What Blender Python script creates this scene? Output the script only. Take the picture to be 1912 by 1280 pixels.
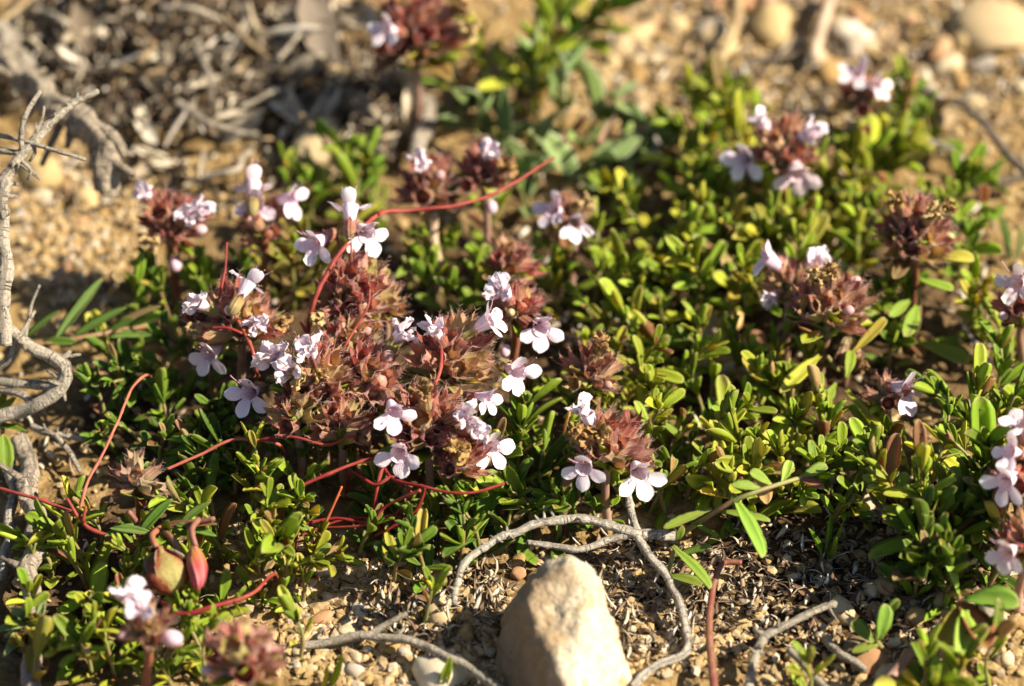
import bpy, math, random
from mathutils import Vector, Matrix, noise

for o in list(bpy.data.objects):
    bpy.data.objects.remove(o)
scene = bpy.context.scene
rnd = random.Random(7)
MM = 0.001
R = math.radians

# ------------------------------------------------------------------ camera
PITCH = R(42.0)
DIST = 580.0                                   # mm, lens to the middle of the patch
LENS, SENSOR = 100.0, 23.6
FW = Vector((0, math.cos(PITCH), -math.sin(PITCH)))
UP = Vector((0, math.sin(PITCH), math.cos(PITCH)))
RT = Vector((1, 0, 0))
CAM = -FW * DIST
cam = bpy.data.cameras.new('camera')
cam.lens, cam.sensor_width, cam.sensor_fit = LENS, SENSOR, 'HORIZONTAL'
cam.clip_start, cam.clip_end = 0.01, 60.0
cam.dof.use_dof = True
cam.dof.focus_distance = (DIST - 32.0) * MM
cam.dof.aperture_fstop = 8.6
cam.dof.aperture_blades = 0
camo = bpy.data.objects.new('camera', cam)
camo.location = CAM * MM
camo.rotation_euler = (math.pi / 2 - PITCH, 0, 0)
scene.collection.objects.link(camo)
scene.camera = camo

# ------------------------------------------------------------------ light
SUN_EL, SUN_AZ = 43.0, -9.0                   # azimuth from +x (picture right) towards +y
sd = Vector((math.cos(R(SUN_EL)) * math.cos(R(SUN_AZ)), math.cos(R(SUN_EL)) * math.sin(R(SUN_AZ)), math.sin(R(SUN_EL))))
world = bpy.data.worlds.new('World')
scene.world = world
world.use_nodes = True
wn = world.node_tree.nodes
sky = wn.new('ShaderNodeTexSky')
sky.sky_type = 'NISHITA'
sky.sun_disc = False
sky.sun_elevation = R(SUN_EL)
sky.sun_rotation = math.atan2(sd.x, sd.y)
wn['Background'].inputs['Strength'].default_value = 0.055
world.node_tree.links.new(sky.outputs[0], wn['Background'].inputs[0])
sun = bpy.data.lights.new('sun', 'SUN')
sun.energy = 5.0
sun.angle = R(0.55)
sun.color = (1.0, 0.90, 0.74)
suno = bpy.data.objects.new('sun', sun)
suno.rotation_euler = sd.to_track_quat('Z', 'Y').to_euler()
suno.location = (0.5, -0.2, 0.6)
scene.collection.objects.link(suno)
scene.view_settings.view_transform = 'Standard'
scene.view_settings.look = 'None'
scene.view_settings.gamma = 1.0
scene.view_settings.exposure = 1.27
scene.view_settings.use_curve_mapping = False
scene.cycles.use_denoising = True
scene.cycles.max_bounces = 4
scene.cycles.use_adaptive_sampling = True
scene.cycles.adaptive_threshold = 0.02
scene.cycles.transparent_max_bounces = 4

# ------------------------------------------------------------------ ground height and pixel geometry (mm)
def gz(x, y):
    z = 2.2 * noise.noise(Vector((x * .018, y * .018, 1.3)))
    z += 1.0 * noise.noise(Vector((x * .06, y * .06, 4.1)))
    z += 10.0 * math.exp(-(((x + 48) / 34) ** 2 + ((y - 68) / 27) ** 2))      # cushion of dead growth
    return z

def ray(px, py):
    return (FW + RT * ((px - 956) / 1912 * SENSOR / LENS) + UP * ((640 - py) / 1912 * SENSOR / LENS))

def P(px, py, h=0.0):
    """point seen at photo pixel (px,py) that stands h mm above the ground under it"""
    d = ray(px, py)
    z = h
    for _ in range(6):
        t = (z - CAM.z) / d.z
        p = CAM + d * t
        z = gz(p.x, p.y) + h
    t = (z - CAM.z) / d.z
    return CAM + d * t

PX = SENSOR * DIST / LENS / 1912               # mm per photo pixel near the middle

# ------------------------------------------------------------------ mesh helper
class MB:
    def __init__(s):
        s.v, s.f, s.uv, s.m = [], [], [], []
    def vert(s, p, uv=(0.5, 0.5)):
        s.v.append((p[0], p[1], p[2])); s.uv.append(uv); return len(s.v) - 1
    def face(s, idx, m=0):
        s.f.append(tuple(idx)); s.m.append(m)
    def add(s, other, mat=None):
        n = len(s.v)
        for p, u in zip(other.v, other.uv):
            q = mat @ Vector(p) if mat is not None else p
            s.v.append(tuple(q)); s.uv.append(u)
        for f, m in zip(other.f, other.m):
            s.f.append(tuple(i + n for i in f)); s.m.append(m)
    def mesh(s, name, mats, smooth=True, scale=MM):
        me = bpy.data.meshes.new(name)
        me.from_pydata([(a * scale, b * scale, c * scale) for a, b, c in s.v], [], s.f)
        if not isinstance(mats, (list, tuple)):
            mats = [mats]
        for m in mats:
            me.materials.append(m)
        ul = me.uv_layers.new(name='UVMap')
        vi = [0] * len(me.loops)
        me.loops.foreach_get('vertex_index', vi)
        flat = []
        for i in vi:
            flat.extend(s.uv[i])
        ul.data.foreach_set('uv', flat)
        me.polygons.foreach_set('use_smooth', [smooth] * len(me.polygons))
        if len(mats) > 1:
            me.polygons.foreach_set('material_index', s.m)
        me.update()
        return me

COL = scene.collection.objects
def link(name, data, parent=None, mat=None, color=None):
    o = bpy.data.objects.new(name, data)
    COL.link(o)
    if parent is not None:
        o.parent = parent
    if mat is not None:
        o.matrix_basis = mat
    if color is not None:
        o.color = (color[0], color[1], color[2], 1)
    return o

def tag(o, label, cat, group=None, kind=None):
    if label: o['label'] = label
    if cat: o['category'] = cat
    if group: o['group'] = group
    if kind: o['kind'] = kind
    return o

def thing(name, p, label, cat, group=None):
    o = bpy.data.objects.new(name, None)
    o.empty_display_size = 0.002
    o.location = Vector(p) * MM
    COL.link(o)
    return tag(o, label, cat, group)

def frame(pos, ydir, nrm, sx=1.0, sy=1.0, sz=1.0):
    """matrix (metres) with local +y along ydir and +z near nrm; pos in mm"""
    y = Vector(ydir).normalized()
    z = Vector(nrm) - y * Vector(nrm).dot(y)
    if z.length < 1e-5:
        z = y.orthogonal()
    z.normalize()
    x = y.cross(z)
    m = Matrix(((x.x * sx, y.x * sy, z.x * sz, pos[0] * MM), (x.y * sx, y.y * sy, z.y * sz, pos[1] * MM),
                (x.z * sx, y.z * sy, z.z * sz, pos[2] * MM), (0, 0, 0, 1)))
    return m

def catmull(pts, step):
    pts = [Vector(p) for p in pts]
    out = []
    for i in range(len(pts) - 1):
        p0 = pts[max(0, i - 1)]; p1 = pts[i]; p2 = pts[i + 1]; p3 = pts[min(len(pts) - 1, i + 2)]
        n = max(2, int((p2 - p1).length / step))
        for k in range(n):
            t = k / n
            out.append(0.5 * ((2 * p1) + (p2 - p0) * t + (2 * p0 - 5 * p1 + 4 * p2 - p3) * t * t + (3 * p1 - p0 - 3 * p2 + p3) * t ** 3))
    out.append(pts[-1])
    return out

def tube(pts, rad, sides=8, bump=0.0, seed=0.0, nodes=0.0, mb=None, cap=True):
    """tube along pts (mm); rad = function of t in 0..1"""
    mb = mb or MB()
    n = len(pts)
    up = Vector((.2, .31, .93))
    rings = []
    acc = 0.0
    for i, p in enumerate(pts):
        d = (pts[min(n - 1, i + 1)] - pts[max(0, i - 1)]).normalized()
        u = (up - d * up.dot(d))
        if u.length < 1e-4: u = d.orthogonal()
        u.normalize(); up = u
        w = d.cross(u)
        t = i / (n - 1)
        if i: acc += (pts[i] - pts[i - 1]).length
        r = rad(t)
        if nodes:
            ph = (acc / nodes + .3 * noise.noise(Vector((acc * .3, seed, 0)))) % 1.0
            r *= 1 + .28 * math.exp(-((ph - .5) / .09) ** 2)
        ring = []
        for k in range(sides):
            a = 2 * math.pi * k / sides
            dirv = u * math.cos(a) + w * math.sin(a)
            rr = r
            if bump:
                q = p * (.9 / max(r, .15)) * .6 + dirv * 1.1 + Vector((seed, seed * .7, 0))
                rr *= 1 + bump * noise.noise(q) + bump * .6 * noise.noise(Vector((k * 1.7 + seed, acc * .25, seed)))
            ring.append(mb.vert(p + dirv * rr, (k / sides, acc)))
        rings.append(ring)
    for i in range(n - 1):
        for k in range(sides):
            mb.face((rings[i][k], rings[i][(k + 1) % sides], rings[i + 1][(k + 1) % sides], rings[i + 1][k]))
    if cap:
        a = mb.vert(pts[0], (.5, 0)); b = mb.vert(pts[-1] + (pts[-1] - pts[-2]).normalized() * rad(1) * .4, (.5, acc))
        for k in range(sides):
            mb.face((rings[0][(k + 1) % sides], rings[0][k], a))
            mb.face((rings[-1][k], rings[-1][(k + 1) % sides], b))
    return mb

# ------------------------------------------------------------------ materials
def mat_base(name):
    m = bpy.data.materials.new(name)
    m.use_nodes = True
    nt = m.node_tree
    return m, nt, nt.nodes, nt.nodes['Principled BSDF'], nt.nodes['Material Output']

def N(nt, kind, **kw):
    n = nt.nodes.new(kind)
    for k, v in kw.items():
        if k.startswith('i_'):
            key = k[2:]
            n.inputs[int(key) if key.isdigit() else key].default_value = v
        else:
            setattr(n, k, v)
    return n

def ramp(nt, fac, stops):
    r = nt.nodes.new('ShaderNodeValToRGB')
    el = r.color_ramp.elements
    while len(el) < len(stops): el.new(.5)
    for e, (p, c) in zip(el, stops):
        e.position = p; e.color = (c[0], c[1], c[2], 1)
    nt.links.new(fac, r.inputs[0])
    return r.outputs[0]

def mix(nt, fac, a, b, mode='MIX'):
    n = nt.nodes.new('ShaderNodeMix'); n.data_type = 'RGBA'; n.blend_type = mode
    for sock, val in ((n.inputs[0], fac), (n.inputs[6], a), (n.inputs[7], b)):
        if hasattr(val, 'is_output'): nt.links.new(val, sock)
        elif isinstance(val, (int, float)): sock.default_value = val
        else: sock.default_value = (val[0], val[1], val[2], 1)
    return n.outputs[2]

def math_(nt, op, a, b=None, c=None):
    n = nt.nodes.new('ShaderNodeMath'); n.operation = op
    for i, v in enumerate((a, b, c)):
        if v is None: continue
        if hasattr(v, 'is_output'): nt.links.new(v, n.inputs[i])
        else: n.inputs[i].default_value = v
    return n.outputs[0]

def noise_(nt, scale, detail=3, rough=.55, coord='Object', w=None):
    tc = nt.nodes.new('ShaderNodeTexCoord')
    n = nt.nodes.new('ShaderNodeTexNoise')
    n.inputs['Scale'].default_value = scale
    n.inputs['Detail'].default_value = detail
    n.inputs['Roughness'].default_value = rough
    if coord == 'World':
        g = nt.nodes.new('ShaderNodeNewGeometry'); nt.links.new(g.outputs['Position'], n.inputs['Vector'])
    else:
        nt.links.new(tc.outputs[coord], n.inputs['Vector'])
    if w is not None:
        n.noise_dimensions = '4D'
        nt.links.new(w, n.inputs['W'])
    return n.outputs['Fac']

def bump_(nt, bs, h, strength, dist):
    b = nt.nodes.new('ShaderNodeBump')
    b.inputs['Strength'].default_value = strength
    b.inputs['Distance'].default_value = dist
    nt.links.new(h, b.inputs['Height'])
    nt.links.new(b.outputs[0], bs.inputs['Normal'])
    return b

def thin(nt, bs, out, col, fac):
    """add translucency"""
    tr = nt.nodes.new('ShaderNodeBsdfTranslucent')
    nt.links.new(col, tr.inputs[0])
    ms = nt.nodes.new('ShaderNodeMixShader'); ms.inputs[0].default_value = fac
    nt.links.new(bs.outputs[0], ms.inputs[1]); nt.links.new(tr.outputs[0], ms.inputs[2])
    nt.links.new(ms.outputs[0], out.inputs[0])

def make_leaf_mat(name, felt=False):
    m, nt, nd, bs, out = mat_base(name)
    oi = N(nt, 'ShaderNodeObjectInfo')
    w = math_(nt, 'MULTIPLY', oi.outputs['Random'], 37.0)
    n1 = noise_(nt, 700, 3, w=w)
    uv = N(nt, 'ShaderNodeUVMap')
    sep = N(nt, 'ShaderNodeSeparateXYZ'); nt.links.new(uv.outputs[0], sep.inputs[0])
    dx = math_(nt, 'ABSOLUTE', math_(nt, 'SUBTRACT', sep.outputs[0], .5))
    hsv = N(nt, 'ShaderNodeHueSaturation')
    nt.links.new(oi.outputs['Color'], hsv.inputs['Color'])
    rv = math_(nt, 'MULTIPLY_ADD', oi.outputs['Random'], .5, .75)
    nt.links.new(math_(nt, 'MULTIPLY_ADD', n1, .7, math_(nt, 'SUBTRACT', rv, .35)), hsv.inputs['Value'])
    nt.links.new(math_(nt, 'MULTIPLY_ADD', n1, .05, .475), hsv.inputs['Hue'])
    col = hsv.outputs[0]
    rib = N(nt, 'ShaderNodeMapRange', i_1=.0, i_2=.07, i_3=.45, i_4=0.0); nt.links.new(dx, rib.inputs[0])
    col = mix(nt, rib.outputs[0], col, (.30, .36, .09) if not felt else (.36, .42, .26))
    edge = N(nt, 'ShaderNodeMapRange', i_1=.40, i_2=.5, i_3=.0, i_4=.30 if not felt else .8); nt.links.new(dx, edge.inputs[0])
    col = mix(nt, edge.outputs[0], col, (.36, .40, .10) if not felt else (.52, .56, .40))
    tip = N(nt, 'ShaderNodeMapRange', i_1=.9, i_2=1.0, i_3=.0, i_4=.5); nt.links.new(sep.outputs[1], tip.inputs[0])
    col = mix(nt, tip.outputs[0], col, (.42, .33, .15))
    # sparse dry specks
    n2 = noise_(nt, 1500, 2, w=w)
    spk = N(nt, 'ShaderNodeMapRange', i_1=.63, i_2=.70, i_3=0., i_4=.65); nt.links.new(n2, spk.inputs[0])
    col = mix(nt, spk.outputs[0], col, (.25, .17, .07))
    nt.links.new(col, bs.inputs['Base Color'])
    bs.inputs['Roughness'].default_value = .56 if not felt else .85
    bs.inputs['Specular IOR Level'].default_value = .28 if not felt else .12
    bump_(nt, bs, math_(nt, 'ADD', noise_(nt, 2600, 2, w=w), math_(nt, 'MULTIPLY', noise_(nt, 700, 2, w=w), 2.0)), .5, .0003)
    tcol = mix(nt, 1.0, col, (1.5, 1.35, .5), 'MULTIPLY')
    thin(nt, bs, out, tcol, .38 if not felt else .25)
    return m

def make_petal_mat(name):
    m, nt, nd, bs, out = mat_base(name)
    oi = N(nt, 'ShaderNodeObjectInfo')
    uv = N(nt, 'ShaderNodeUVMap')
    sep = N(nt, 'ShaderNodeSeparateXYZ'); nt.links.new(uv.outputs[0], sep.inputs[0])
    n1 = noise_(nt, 900, 2)
    u2 = math_(nt, 'MULTIPLY_ADD', n1, .12, sep.outputs[0])
    veins = math_(nt, 'POWER', math_(nt, 'ABSOLUTE', math_(nt, 'SINE', math_(nt, 'MULTIPLY', u2, 22.0))), 7.0)
    fade = N(nt, 'ShaderNodeMapRange', i_1=.1, i_2=.95, i_3=.55, i_4=.04); nt.links.new(sep.outputs[1], fade.inputs[0])
    f = math_(nt, 'MULTIPLY', veins, fade.outputs[0])
    base = mix(nt, fade.outputs[0], oi.outputs['Color'], (.72, .50, .59))
    col = mix(nt, f, base, (.56, .28, .42))
    # purple dots near the throat
    n3 = noise_(nt, 2600, 1)
    dots = N(nt, 'ShaderNodeMapRange', i_1=.66, i_2=.70, i_3=0., i_4=1.); nt.links.new(n3, dots.inputs[0])
    dz = N(nt, 'ShaderNodeMapRange', i_1=.0, i_2=.5, i_3=.8, i_4=0.); nt.links.new(sep.outputs[1], dz.inputs[0])
    col = mix(nt, math_(nt, 'MULTIPLY', dots.outputs[0], dz.outputs[0]), col, (.42, .12, .34))
    nt.links.new(col, bs.inputs['Base Color'])
    bs.inputs['Roughness'].default_value = .6
    bs.inputs['Specular IOR Level'].default_value = .25
    bs.inputs['Sheen Weight'].default_value = .15
    bump_(nt, bs, math_(nt, 'ADD', math_(nt, 'MULTIPLY', veins, .5), noise_(nt, 1800, 2)), .4, .00012)
    thin(nt, bs, out, col, .24)
    return m

def make_calyx_mat(name):
    m, nt, nd, bs, out = mat_base(name)
    oi = N(nt, 'ShaderNodeObjectInfo')
    uv = N(nt, 'ShaderNodeUVMap')
    sep = N(nt, 'ShaderNodeSeparateXYZ'); nt.links.new(uv.outputs[0], sep.inputs[0])
    w = math_(nt, 'MULTIPLY', oi.outputs['Random'], 19.0)
    n1 = noise_(nt, 900, 3, w=w)
    hsv = N(nt, 'ShaderNodeHueSaturation'); nt.links.new(oi.outputs['Color'], hsv.inputs['Color'])
    nt.links.new(math_(nt, 'ADD', math_(nt, 'MULTIPLY', n1, .9), math_(nt, 'MULTIPLY_ADD', oi.outputs['Random'], .4, .35)), hsv.inputs['Value'])
    nt.links.new(math_(nt, 'MULTIPLY_ADD', n1, .08, .46), hsv.inputs['Hue'])
    rib = math_(nt, 'POWER', math_(nt, 'ABSOLUTE', math_(nt, 'COSINE', math_(nt, 'MULTIPLY', sep.outputs[0], math.pi * 10))), 3.0)
    col = mix(nt, math_(nt, 'MULTIPLY', rib, .5), hsv.outputs[0], (.40, .26, .12))
    # greenish tube foot, dark red teeth
    ft = N(nt, 'ShaderNodeMapRange', i_1=.0, i_2=.55, i_3=.55, i_4=0.); nt.links.new(sep.outputs[1], ft.inputs[0])
    col = mix(nt, ft.outputs[0], col, (.22, .20, .06))
    tt = N(nt, 'ShaderNodeMapRange', i_1=.62, i_2=1., i_3=.0, i_4=.65); nt.links.new(sep.outputs[1], tt.inputs[0])
    col = mix(nt, tt.outputs[0], col, (.27, .045, .055))
    nt.links.new(col, bs.inputs['Base Color'])
    bs.inputs['Roughness'].default_value = .5
    bs.inputs['Specular IOR Level'].default_value = .35
    bs.inputs['Sheen Weight'].default_value = .25
    bump_(nt, bs, math_(nt, 'ADD', rib, n1), .4, .0002)
    tcol = mix(nt, 1.0, col, (1.5, 1.0, .8), 'MULTIPLY')
    thin(nt, bs, out, tcol, .30)
    return m

def make_plain(name, color=None, rough=.6, spec=.3, nscale=900, amount=.5, tr=0.0, bump=.3, bdist=.0002, detail=4, dark=None, second=None, sscale=250):
    """colour (object colour when None) broken by noise; optional second tone in patches"""
    m, nt, nd, bs, out = mat_base(name)
    oi = N(nt, 'ShaderNodeObjectInfo')
    w = math_(nt, 'MULTIPLY', oi.outputs['Random'], 23.0)
    n1 = noise_(nt, nscale, detail, .6, w=w)
    if color is None: base = oi.outputs['Color']
    else:
        rgb = N(nt, 'ShaderNodeRGB'); rgb.outputs[0].default_value = (*color, 1); base = rgb.outputs[0]
    if second:
        n2 = noise_(nt, sscale, 4, .6, w=w)
        sr = N(nt, 'ShaderNodeMapRange', i_1=.45, i_2=.62, i_3=0., i_4=.85); nt.links.new(n2, sr.inputs[0])
        base = mix(nt, sr.outputs[0], base, second)
    hsv = N(nt, 'ShaderNodeHueSaturation'); nt.links.new(base, hsv.inputs['Color'])
    nt.links.new(math_(nt, 'MULTIPLY_ADD', math_(nt, 'SUBTRACT', n1, .5), amount * 3, 1.0), hsv.inputs['Value'])
    col = hsv.outputs[0]
    if dark:
        n3 = noise_(nt, nscale * .7, 5, .7, w=w)
        dr = N(nt, 'ShaderNodeMapRange', i_1=.56, i_2=.66, i_3=0., i_4=.8); nt.links.new(n3, dr.inputs[0])
        col = mix(nt, dr.outputs[0], col, dark)
    nt.links.new(col, bs.inputs['Base Color'])
    bs.inputs['Roughness'].default_value = rough
    bs.inputs['Specular IOR Level'].default_value = spec
    if bump: bump_(nt, bs, n1, bump, bdist)
    if tr: thin(nt, bs, out, col, tr)
    return m

def make_bark(name):
    m, nt, nd, bs, out = mat_base(name)
    oi = N(nt, 'ShaderNodeObjectInfo')
    uv = N(nt, 'ShaderNodeUVMap')
    mp = N(nt, 'ShaderNodeMapping'); mp.inputs['Scale'].default_value = (9, .8, 1)
    nt.links.new(uv.outputs[0], mp.inputs[0])
    fib = N(nt, 'ShaderNodeTexNoise', i_Scale=1.6, i_Detail=5., i_Roughness=.65); nt.links.new(mp.outputs[0], fib.inputs['Vector'])
    n2 = noise_(nt, 1300, 5, .65, coord='World')
    mp2 = N(nt, 'ShaderNodeMapping'); mp2.inputs['Scale'].default_value = (.6, 2.6, 1)
    nt.links.new(uv.outputs[0], mp2.inputs[0])
    crk = N(nt, 'ShaderNodeTexNoise', i_Scale=1.2, i_Detail=4., i_Roughness=.7); nt.links.new(mp2.outputs[0], crk.inputs['Vector'])
    hsv = N(nt, 'ShaderNodeHueSaturation'); nt.links.new(oi.outputs['Color'], hsv.inputs['Color'])
    nt.links.new(math_(nt, 'ADD', math_(nt, 'MULTIPLY', fib.outputs['Fac'], 1.1), math_(nt, 'MULTIPLY_ADD', n2, .9, 0.0)), hsv.inputs['Value'])
    cr = N(nt, 'ShaderNodeMapRange', i_1=.58, i_2=.65, i_3=0., i_4=.9); nt.links.new(crk.outputs['Fac'], cr.inputs[0])
    col = mix(nt, cr.outputs[0], hsv.outputs[0], (.045, .032, .022))
    wr = N(nt, 'ShaderNodeMapRange', i_1=.62, i_2=.72, i_3=0., i_4=.6); nt.links.new(n2, wr.inputs[0])
    col = mix(nt, wr.outputs[0], col, (.33, .22, .11))
    nt.links.new(col, bs.inputs['Base Color'])
    bs.inputs['Roughness'].default_value = .8
    bs.inputs['Specular IOR Level'].default_value = .2
    sv = N(nt, 'ShaderNodeSeparateXYZ'); nt.links.new(uv.outputs[0], sv.inputs[0])
    rg = math_(nt, 'SINE', math_(nt, 'MULTIPLY_ADD', n2, 3.0, math_(nt, 'MULTIPLY_ADD', fib.outputs['Fac'], 7.0, math_(nt, 'MULTIPLY', sv.outputs[1], .9))))
    rr_ = N(nt, 'ShaderNodeMapRange', i_1=.965, i_2=.99, i_3=0., i_4=.85); nt.links.new(rg, rr_.inputs[0])
    col = mix(nt, rr_.outputs[0], col, (.05, .036, .026))
    nt.links.new(col, bs.inputs['Base Color'])
    hgt = math_(nt, 'SUBTRACT', math_(nt, 'ADD', fib.outputs['Fac'], n2), cr.outputs[0])
    bump_(nt, bs, hgt, 1.0, .0005)
    return m

M_leaf = make_leaf_mat('leaf_green')
M_felt = make_leaf_mat('leaf_felted', True)
M_petal = make_petal_mat('petal_pink')
M_calyx = make_calyx_mat('calyx_red')
M_hair = make_plain('fine_hair', (.62, .44, .38), .5, .3, amount=.1, tr=.4, bump=0)
M_stem = make_plain('stem', None, .55, .35, 1200, .3, second=(.20, .10, .05), sscale=300)
M_stamen = make_plain('stamen', (.62, .40, .50), .5, .3, amount=.2, bump=0, tr=.2)
M_anther = make_plain('anther', (.22, .09, .05), .6, .3, amount=.3)
M_dodder = make_plain('red_thread', None, .6, .25, 700, .28, second=(.27, .065, .04), sscale=160, bump=.4)
M_bark = make_bark('bark')
M_dry = make_plain('dry_petal', None, .7, .2, 900, .5, tr=.25)
M_litter = make_plain('dead_leaf', None, .75, .2, 500, .45, tr=.16, dark=(.13, .10, .07))
M_pebble = make_plain('pebble', None, .85, .15, 500, .3, bump=.6, bdist=.0005, second=(.38, .28, .15), sscale=220, dark=(.20, .12, .055))
M_bud = make_plain('flower_bud', None, .5, .35, 900, .3, tr=.15)

# soil
M_soil, nt, nd, bs, out = mat_base('soil')
n_a = noise_(nt, 45, 5, .6, coord='World'); n_b = noise_(nt, 420, 6, .7, coord='World'); n_c = noise_(nt, 1600, 3, .6, coord='World')
at = N(nt, 'ShaderNodeAttribute', attribute_name='humus_shade')
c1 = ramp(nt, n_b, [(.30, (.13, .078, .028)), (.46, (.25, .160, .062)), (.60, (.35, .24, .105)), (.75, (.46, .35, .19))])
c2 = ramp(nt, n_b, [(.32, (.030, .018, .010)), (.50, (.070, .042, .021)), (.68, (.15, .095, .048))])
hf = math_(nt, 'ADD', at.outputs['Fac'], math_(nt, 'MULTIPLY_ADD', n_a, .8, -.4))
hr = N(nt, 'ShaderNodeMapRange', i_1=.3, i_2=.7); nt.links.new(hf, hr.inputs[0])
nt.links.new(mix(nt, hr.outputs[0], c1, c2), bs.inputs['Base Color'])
bs.inputs['Roughness'].default_value = .92; bs.inputs['Specular IOR Level'].default_value = .1
bump_(nt, bs, math_(nt, 'MULTIPLY_ADD', n_c, .35, n_b), .9, .0012)

# fine grains: colour by piece
def make_grain(name, stops):
    m, nt, nd, bs, out = mat_base(name)
    g = N(nt, 'ShaderNodeNewGeometry')
    c = ramp(nt, g.outputs['Random Per Island'], stops)
    n = noise_(nt, 900, 4, .6, coord='World')
    hsv = N(nt, 'ShaderNodeHueSaturation'); nt.links.new(c, hsv.inputs['Color'])
    nt.links.new(math_(nt, 'MULTIPLY_ADD', n, 1.2, .4), hsv.inputs['Value'])
    nt.links.new(hsv.outputs[0], bs.inputs['Base Color'])
    bs.inputs['Roughness'].default_value = .88; bs.inputs['Specular IOR Level'].default_value = .15
    bump_(nt, bs, n, .5, .0003)
    return m
M_gravel = make_grain('gravel', [(0, (.24, .15, .06)), (.3, (.36, .25, .11)), (.6, (.42, .31, .17)), (.8, (.18, .11, .05)), (1, (.50, .42, .30))])
M_chaff = make_grain('chaff', [(0, (.07, .045, .03)), (.35, (.16, .10, .06)), (.6, (.33, .25, .16)), (.85, (.46, .40, .30)), (1, (.60, .54, .44))])

# stone
M_stone, nt, nd, bs, out = mat_base('limestone')
n1 = noise_(nt, 160, 6, .6); n2 = noise_(nt, 900, 5, .65); n3 = noise_(nt, 330, 3, .5)
c = ramp(nt, n1, [(.3, (.42, .32, .19)), (.5, (.60, .51, .36)), (.7, (.70, .63, .49))])
sp = N(nt, 'ShaderNodeMapRange', i_1=.56, i_2=.66, i_3=0., i_4=.75); nt.links.new(n3, sp.inputs[0])
c = mix(nt, sp.outputs[0], c, (.46, .28, .11))
s2 = N(nt, 'ShaderNodeMapRange', i_1=.60, i_2=.66, i_3=0., i_4=.75); nt.links.new(n2, s2.inputs[0])
c = mix(nt, s2.outputs[0], c, (.25, .17, .10))
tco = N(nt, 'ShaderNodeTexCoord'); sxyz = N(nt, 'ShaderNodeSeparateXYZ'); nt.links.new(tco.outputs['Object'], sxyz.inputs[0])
dirt_shade = N(nt, 'ShaderNodeMapRange', i_1=.0005, i_2=-.0030, i_3=0., i_4=.8); nt.links.new(math_(nt, 'MULTIPLY_ADD', math_(nt, 'SUBTRACT', n1, .5), .012, sxyz.outputs[0]), dirt_shade.inputs[0])  # left half browner: dirt tone plus the shade of that face painted in
c = mix(nt, dirt_shade.outputs[0], c, (.26, .175, .095))
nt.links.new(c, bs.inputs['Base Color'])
bs.inputs['Roughness'].default_value = .9; bs.inputs['Specular IOR Level'].default_value = .12
bump_(nt, bs, math_(nt, 'ADD', n2, math_(nt, 'MULTIPLY', n1, 1.5)), .9, .0012)

# ================================================================== THE GROUND
HUMUS_SHADE = [(900, 1080, 160, 70, .6), (1230, 1120, 180, 130, .75), (640, 1120, 110, 80, .5), (1560, 90, 330, 120, .42), (1180, 120, 130, 130, .4), (1450, 600, 420, 260, 1.), (1000, 560, 400, 200, 1.), (620, 600, 320, 300, 1.), (330, 90, 430, 110, 1.), (640, 200, 160, 140, .9), (1480, 1080, 260, 150, .9), (300, 780, 240, 120, .9), (760, 1130, 160, 70, .6), (1250, 560, 260, 140, .7), (760, 640, 420, 260, .8),
         (1700, 960, 200, 160, .7), (350, 120, 380, 130, .6), (200, 1080, 260, 200, .8), (1500, 760, 250, 170, .6), (1020, 880, 240, 120, .8), (950, 180, 160, 160, .5)]  # darker zones: organic soil, with shade of gaps and hollows painted in
HUMUS_SHADE_W = []
for cx, cy, rx, ry, a in HUMUS_SHADE:
    c0 = P(cx, cy); HUMUS_SHADE_W.append((c0.x, c0.y, rx * PX, ry * PX / math.sin(PITCH), a))
def humus_shade(x, y):
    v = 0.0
    for cx, cy, rx, ry, a in HUMUS_SHADE_W:
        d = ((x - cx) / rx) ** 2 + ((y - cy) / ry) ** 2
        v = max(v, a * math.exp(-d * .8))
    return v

def axis_samples(lo, hi, fine, far):
    xs = []
    x = lo
    while x <= hi:
        xs.append(x); x += fine
    s = fine; r = xs[-1]
    while r < far:
        s *= 1.35; r += s; xs.append(r)
    s = fine; l = xs[0]; pre = []
    while l > -far:
        s *= 1.35; l -= s; pre.append(l)
    return pre[::-1] + xs
gx = axis_samples(-88, 88, .75, 2500)
gy = axis_samples(-92, 105, .75, 2500)
mb = MB(); hum_shade = []
for y in gy:
    for x in gx:
        f = max(0.0, 1 - max(0, max(abs(x), abs(y)) - 100) / 60)
        z = gz(x, y)
        z += f * (.55 * noise.noise(Vector((x * .28, y * .28, 7))) + .55 * noise.noise(Vector((x * .62, y * .62, 2)))) - .25
        mb.vert((x, y, z)); hum_shade.append(humus_shade(x, y))
W = len(gx)
for j in range(len(gy) - 1):
    for i in range(W - 1):
        a = j * W + i
        mb.face((a, a + 1, a + W + 1, a + W))
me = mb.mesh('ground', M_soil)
ha = me.attributes.new('humus_shade', 'FLOAT', 'POINT'); ha.data.foreach_set('value', hum_shade)
tag(link('ground', me), None, None, kind='structure')

# ------------------------------------------------------------------ pebbles
def ico(sub):
    import bmesh
    bm = bmesh.new(); bmesh.ops.create_icosphere(bm, subdivisions=sub, radius=1.0)
    bm.verts.ensure_lookup_table()
    v = [tuple(x.co) for x in bm.verts]; f = [tuple(q.index for q in p.verts) for p in bm.faces]
    bm.free(); return v, f
ICO1, ICO2, ICO4 = ico(1), ico(2), ico(5)

def facet(v, planes, k=14.0):
    """radius of a softened convex polyhedron in direction v"""
    s = 0.0
    for n, d in planes:
        c = n.dot(v)
        if c > .02: s += (c / d) ** k
    return s ** (-1.0 / k) if s > 0 else 1.5

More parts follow.
